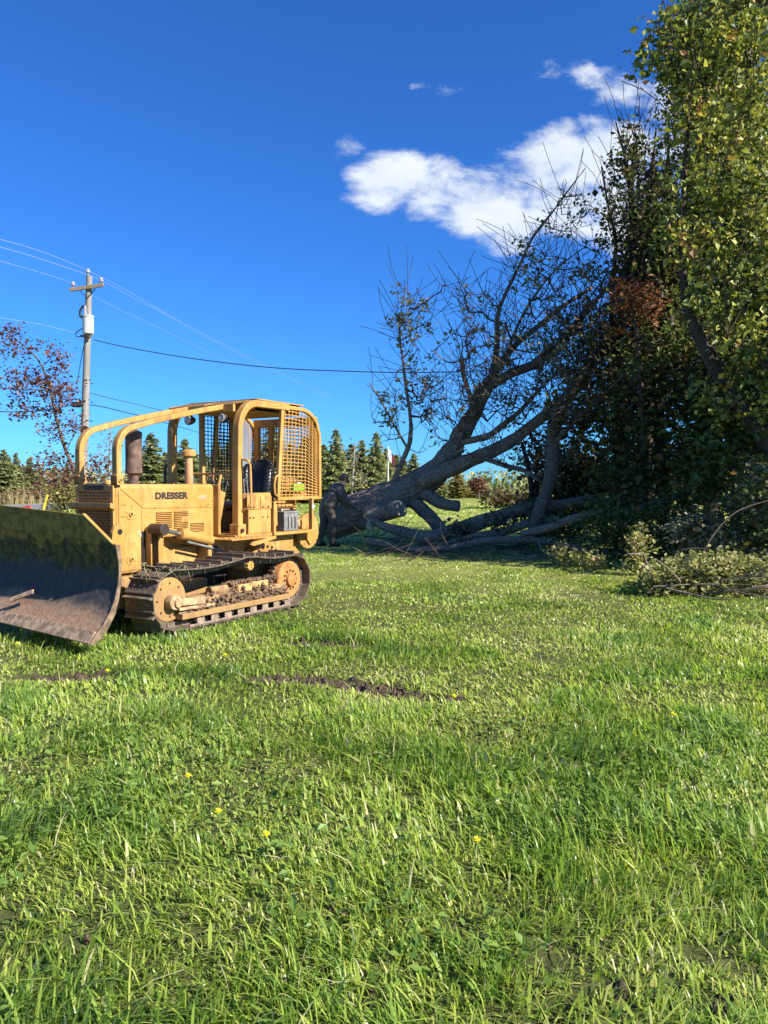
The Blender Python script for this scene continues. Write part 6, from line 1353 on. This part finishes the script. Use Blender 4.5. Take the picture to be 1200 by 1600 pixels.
# loose curved stems arching over the pile
for (pts, l) in (([(1088, 915, 11.6, 1.6), (1095, 875, 11.6, 1.5), (1115, 835, 11.6, 1.3), (1150, 800, 11.7, 1.0), (1200, 782, 11.8, 0.7)], 'thin brown stem arching up out of the brush pile'), ([(1030, 893, 12.2, 2), (1080, 905, 11.4, 2), (1140, 900, 11.2, 1.8), (1215, 885, 11.0, 1.4)], 'thin bare branch lying across the top of the brush pile'), ([(1160, 948, 9.9, 1.6), (1130, 930, 10.2, 1.6), (1090, 915, 10.6, 1.4), (1050, 905, 11.0, 1.0)], 'grey forked stick poking from the front of the brush pile'), ([(840, 842, 15.8, 1.4), (850, 862, 15.4, 1.4), (880, 870, 15.0, 1.2), (895, 880, 14.6, 0.8)], 'pale curved twig by the smooth grey limb')):
    P, R = px_chain(pts); P, R = smooth_chain(P, R, 5); base = Vector((P[0].x, P[0].y, 0)); mm = MB(); mm.tube([p - base for p in P], R, 6); o = mm.build('loose_branch', M['bark_pale'] if 'pale' in l or 'grey' in l else M['twig'], smooth=60); o.location = base; tag(o, l, 'branch')

m = MB()
for k in range(340):
    g_ = gnd(random.uniform(560, 1010), random.uniform(846, 884)); a = Vector((g_.x, g_.y + random.uniform(0, 2.5), 0.05)); d = Vector((random.gauss(0.6, 0.7), random.gauss(0, 0.5), random.gauss(0.12, 0.25))).normalized(); Lk = random.uniform(0.3, 1.5); r = random.choice((0.005, 0.007, 0.010, 0.016)); pts = [a]
    for q in range(4): d = (d + Vector((random.gauss(0, 0.2), random.gauss(0, 0.2), random.gauss(0, 0.12)))).normalized(); nx = pts[-1] + d * Lk / 4; nx.z = max(0.03, min(0.8, nx.z)); pts.append(nx)
    m.tube(pts, [r, r * 0.9, r * 0.75, r * 0.55, r * 0.3], 4)
tag(m.build('twig_litter', M['twig'], smooth=60), 'broken twigs littering the grass under the fallen tree', 'twigs', kind='stuff')

shrub('dark tangled undergrowth in the shade behind the torn-bark trunk', [[(905, 835, 18.6, 3), (900, 780, 18.6, 2), (905, 720, 18.6, 1)], [(950, 840, 18.0, 3), (945, 770, 18.0, 2), (940, 710, 18.0, 1)], [(870, 835, 19.4, 3), (868, 790, 19.4, 2), (862, 740, 19.4, 1)]], [(905, 770, 50, 60, 18.6, 0.9), (950, 770, 45, 65, 18.0, 0.8), (865, 785, 34, 45, 19.4, 0.6)], 420, [(0.55, 13, 0.17, 0.11, LB, (0.45, 0.28)), (0.45, 13, 0.17, 0.11, LG, (0.4, 0.25))], mat_b=M['bark_dark'], rtip=0.007)
shrub('wilted leafy branches caught between the lying limbs under the fallen trunk', [[(760, 835, 17.5, 2), (790, 812, 17.4, 1.6), (820, 800, 17.3, 1)], [(850, 848, 16.4, 2), (880, 828, 16.3, 1.5), (905, 815, 16.2, 1)], [(690, 846, 17.4, 1.6), (720, 832, 17.4, 1.2), (735, 815, 17.3, 0.8)]], [(790, 815, 36, 18, 17.3, 0.5), (880, 826, 40, 22, 16.2, 0.5), (720, 830, 26, 14, 17.3, 0.4), (840, 800, 40, 24, 17.4, 0.6)], 240, [(0.55, 9, 0.11, 0.095, M['leaf_wilt'], (0.3, 0.22)), (0.4, 9, 0.11, 0.095, LB, (0.5, 0.25))], rtip=0.006)
# ------------------------------------------------------------------ person bending over the trunk
def skin_mesh(name, verts, edges, rads, mat, parent, root=0, sub=2):
    me = bpy.data.meshes.new(name); me.from_pydata(verts, edges, []); o = link_mesh(name, me, None, parent)
    md = o.modifiers.new('skin', 'SKIN'); md.use_smooth_shade = True; md.branch_smoothing = 0.3
    sv = me.skin_vertices[0].data
    for i, r in enumerate(rads): sv[i].radius = r if isinstance(r, tuple) else (r, r); sv[i].use_root = (i == root)
    sb = o.modifiers.new('sub', 'SUBSURF'); sb.levels = sub; sb.render_levels = sub
    bpy.context.view_layer.update(); ev = o.evaluated_get(bpy.context.evaluated_depsgraph_get()); m2 = bpy.data.meshes.new_from_object(ev); bpy.data.objects.remove(o); bpy.data.meshes.remove(me)
    m2.polygons.foreach_set('use_smooth', [True] * len(m2.polygons)); m2.name = name; m2.materials.clear()
    return link_mesh(name, m2, mat, parent)
def mat_cloth(name, a, b):
    t = NT(name); v = t.coord(); f = t.noise(9, 5, 0.6, v, dist=1.2); c = t.mix(t.rng(f, 0.3, 0.7), a, b); t.set(c, 0.9, 0, 0.15); t.bump(t.noise(13, 5, 0.55, v, dist=2.0), 1.0, 0.05); return t.m
gp = gnd(511, 854); PE = empty('person', (gp.x + 0.02, gp.y, 0.0), math.radians(28)); PE.scale = (1.04, 1.08, 1.03); tag(PE, 'person in a cap and muddy grey-brown work clothes bending over the fallen trunk', 'person')
CJ = mat_cloth('muddy_jacket', (0.11, 0.09, 0.07), (0.24, 0.20, 0.16)); CT = mat_cloth('muddy_trousers', (0.075, 0.06, 0.045), (0.16, 0.13, 0.10)); SK = mat_simple('skin', (0.50, 0.30, 0.22), 0.55, 0, 0.1)
V = [(0, 0, 0.90), (0.045, 0, 1.05), (0.14, 0, 1.25), (0.26, 0, 1.41), (0.33, 0, 1.49),
     (0.015, -0.105, 0.84), (0.09, -0.135, 0.47), (0.055, -0.14, 0.12), (0.05, -0.14, 0.05),
     (-0.015, 0.105, 0.84), (-0.05, 0.135, 0.47), (-0.14, 0.15, 0.12), (-0.15, 0.15, 0.05),
     (0.22, -0.17, 1.37), (0.31, -0.235, 1.12), (0.47, -0.20, 0.96), (0.23, 0.17, 1.37), (0.38, 0.235, 1.14), (0.54, 0.15, 1.00)]
E = [(0, 1), (1, 2), (2, 3), (3, 4), (0, 5), (5, 6), (6, 7), (7, 8), (0, 9), (9, 10), (10, 11), (11, 12), (3, 13), (13, 14), (14, 15), (3, 16), (16, 17), (17, 18)]
Rr = [0.145, 0.125, 0.13, 0.085, 0.062, 0.115, 0.092, 0.082, 0.085, 0.115, 0.092, 0.082, 0.085, 0.06, 0.05, 0.042, 0.06, 0.05, 0.042]
skin_mesh('body', V, E, Rr, CT, PE)
Vj = [(0.0, 0, 0.86), (0.045, 0, 1.04), (0.14, 0, 1.25), (0.25, 0, 1.40), (0.22, -0.17, 1.37), (0.31, -0.24, 1.12), (0.45, -0.205, 0.98), (0.23, 0.17, 1.37), (0.38, 0.24, 1.14), (0.52, 0.155, 1.015), (0.31, 0, 1.46)]
Ej = [(0, 1), (1, 2), (2, 3), (3, 4), (4, 5), (5, 6), (3, 7), (7, 8), (8, 9), (3, 10)]
skin_mesh('jacket', Vj, Ej, [(0.22, 0.21), 0.205, 0.215, 0.16, 0.13, 0.10, 0.072, 0.13, 0.10, 0.072, 0.085], CJ, PE)
# head with face, ears, hair; cap
hd = empty('head', (0.40, 0.0, 1.575), 0.0); hd.parent = PE; hd.rotation_euler = (0, math.radians(38), math.radians(12))
m = MB(); rings = []; N_ = 16
for (z, rx, ry, ox) in ((-0.125, 0.035, 0.035, 0.03), (-0.11, 0.055, 0.055, 0.035), (-0.075, 0.072, 0.064, 0.02), (-0.03, 0.085, 0.073, 0.008), (0.02, 0.094, 0.078, 0.0), (0.065, 0.092, 0.076, -0.004), (0.10, 0.070, 0.060, -0.006), (0.12, 0.025, 0.022, -0.006)):
    rings.append([(ox + rx * math.cos(2 * math.pi * k / N_), ry * math.sin(2 * math.pi * k / N_), z) for k in range(N_)])
m.add([p for r in rings for p in r], [(i * N_ + k, i * N_ + (k + 1) % N_, (i + 1) * N_ + (k + 1) % N_, (i + 1) * N_ + k) for i in range(len(rings) - 1) for k in range(N_)] + [tuple(range(N_ - 1, -1, -1)), tuple((len(rings) - 1) * N_ + k for k in range(N_))])
m.tube([(0.085, 0, 0.015), (0.112, 0, -0.035), (0.085, 0, -0.042)], [0.008, 0.016, 0.008], 8)
for s in (1, -1): m.tube([(0.0, s * 0.074, 0.02), (-0.012, s * 0.092, 0.012), (-0.006, s * 0.080, -0.035)], [0.012, 0.020, 0.008], 8)
m.build('face', SK, hd, smooth=60)
m = MB()
for s in (1, -1): m.tube([(0.083, s * 0.032, 0.005), (0.088, s * 0.032, 0.005)], [0.012, 0.008], 8)
m.tube([(0.080, -0.022, -0.068), (0.084, 0, -0.070), (0.080, 0.022, -0.068)], 0.005, 6); tag(m.build('eyes_and_mouth', M['black'], hd), kind='stuff')
m = MB(); m.tube([(-0.028, 0, -0.06), (-0.035, 0, 0.0), (-0.03, 0, 0.05)], [0.066, 0.078, 0.078], 14); m.build('hair', mat_simple('dark_hair', (0.035, 0.026, 0.02), 0.8), hd, smooth=60)
m = MB(); m.tube([(-0.004, 0, z) for z in (0.035, 0.05, 0.10, 0.135, 0.148)], [0.104, 0.107, 0.100, 0.062, 0.01], 20)
pts = []
m.add([(0.085, -0.075, 0.045), (0.155, -0.05, 0.030), (0.172, 0, 0.026), (0.155, 0.05, 0.030), (0.085, 0.075, 0.045), (0.10, 0, 0.055), (0.085, -0.075, 0.038), (0.155, -0.05, 0.023), (0.172, 0, 0.019), (0.155, 0.05, 0.023), (0.085, 0.075, 0.038), (0.10, 0, 0.046)],
      [(0, 1, 2, 5), (2, 3, 4, 5), (6, 11, 8, 7), (8, 11, 10, 9), (0, 6, 7, 1), (1, 7, 8, 2), (2, 8, 9, 3), (3, 9, 10, 4)])
m.build('cap', mat_simple('dark_cap', (0.05, 0.048, 0.05), 0.85), hd, smooth=45)
# gloved hands with curled fingers, boots
GL = mat_simple('work_glove', (0.10, 0.085, 0.07), 0.9)
for s, w in ((-1, Vector((0.47, -0.20, 0.96))), (1, Vector((0.54, 0.15, 1.00)))):
    d = Vector((0.85, 0.25 * -s * 0.3, -0.40)).normalized(); sd = Vector((0, 1, 0)); nrm = d.cross(sd).normalized()
    vs_ = [w, w + d * 0.05, w + d * 0.09]; ed = [(0, 1), (1, 2)]; rd = [(0.034, 0.026), (0.044, 0.022), (0.042, 0.020)]
    for k, (off, ln) in enumerate(((-0.033, 0.062), (-0.011, 0.075), (0.011, 0.072), (0.033, 0.055))):
        b0 = len(vs_); p = w + d * 0.105 + sd * off; vs_ += [p, p + d * ln * 0.55 + Vector((0, 0, -0.012)), p + d * ln * 0.75 + Vector((0, 0, -0.045))]; ed += [(2, b0), (b0, b0 + 1), (b0 + 1, b0 + 2)]; rd += [0.011, 0.010, 0.008]
    b0 = len(vs_); p = w + d * 0.04 + sd * (0.04 * -s); vs_ += [p + sd * (0.012 * -s), p + d * 0.03 + sd * (0.03 * -s), p + d * 0.055 + sd * (0.025 * -s) + Vector((0, 0, -0.025))]; ed += [(1, b0), (b0, b0 + 1), (b0 + 1, b0 + 2)]; rd += [0.013, 0.011, 0.009]
    skin_mesh('hand', [tuple(v) for v in vs_], ed, rd, GL, PE, 0, 1)
for (x, y, a) in ((0.055, -0.14, -0.15), (-0.145, 0.15, 0.15)):
    c, sn = math.cos(a), math.sin(a); m = MB(); prof = [(-0.075, 0.055, 0.045), (-0.04, 0.07, 0.048), (0.02, 0.062, 0.045), (0.09, 0.046, 0.048), (0.155, 0.036, 0.046), (0.19, 0.026, 0.03)]
    V2 = []; n2 = 10
    for (px0, h, w2) in prof:
        for k in range(n2):
            an = 2 * math.pi * k / n2; yy = w2 * math.cos(an); zz = h + h * 0.98 * math.sin(an) if math.sin(an) > -0.9 else 0.001; V2.append((x + px0 * c - yy * sn, y + px0 * sn + yy * c, max(0.002, zz)))
    m.add(V2, [(i * n2 + k, i * n2 + (k + 1) % n2, (i + 1) * n2 + (k + 1) % n2, (i + 1) * n2 + k) for i in range(len(prof) - 1) for k in range(n2)] + [tuple(range(n2 - 1, -1, -1)), tuple((len(prof) - 1) * n2 + k for k in range(n2))])
    m.tube([(x, y, 0.06), (x - 0.01 * c, y, 0.17)], [0.062, 0.068], 12); m.build('boot', M['black'], PE, smooth=60)
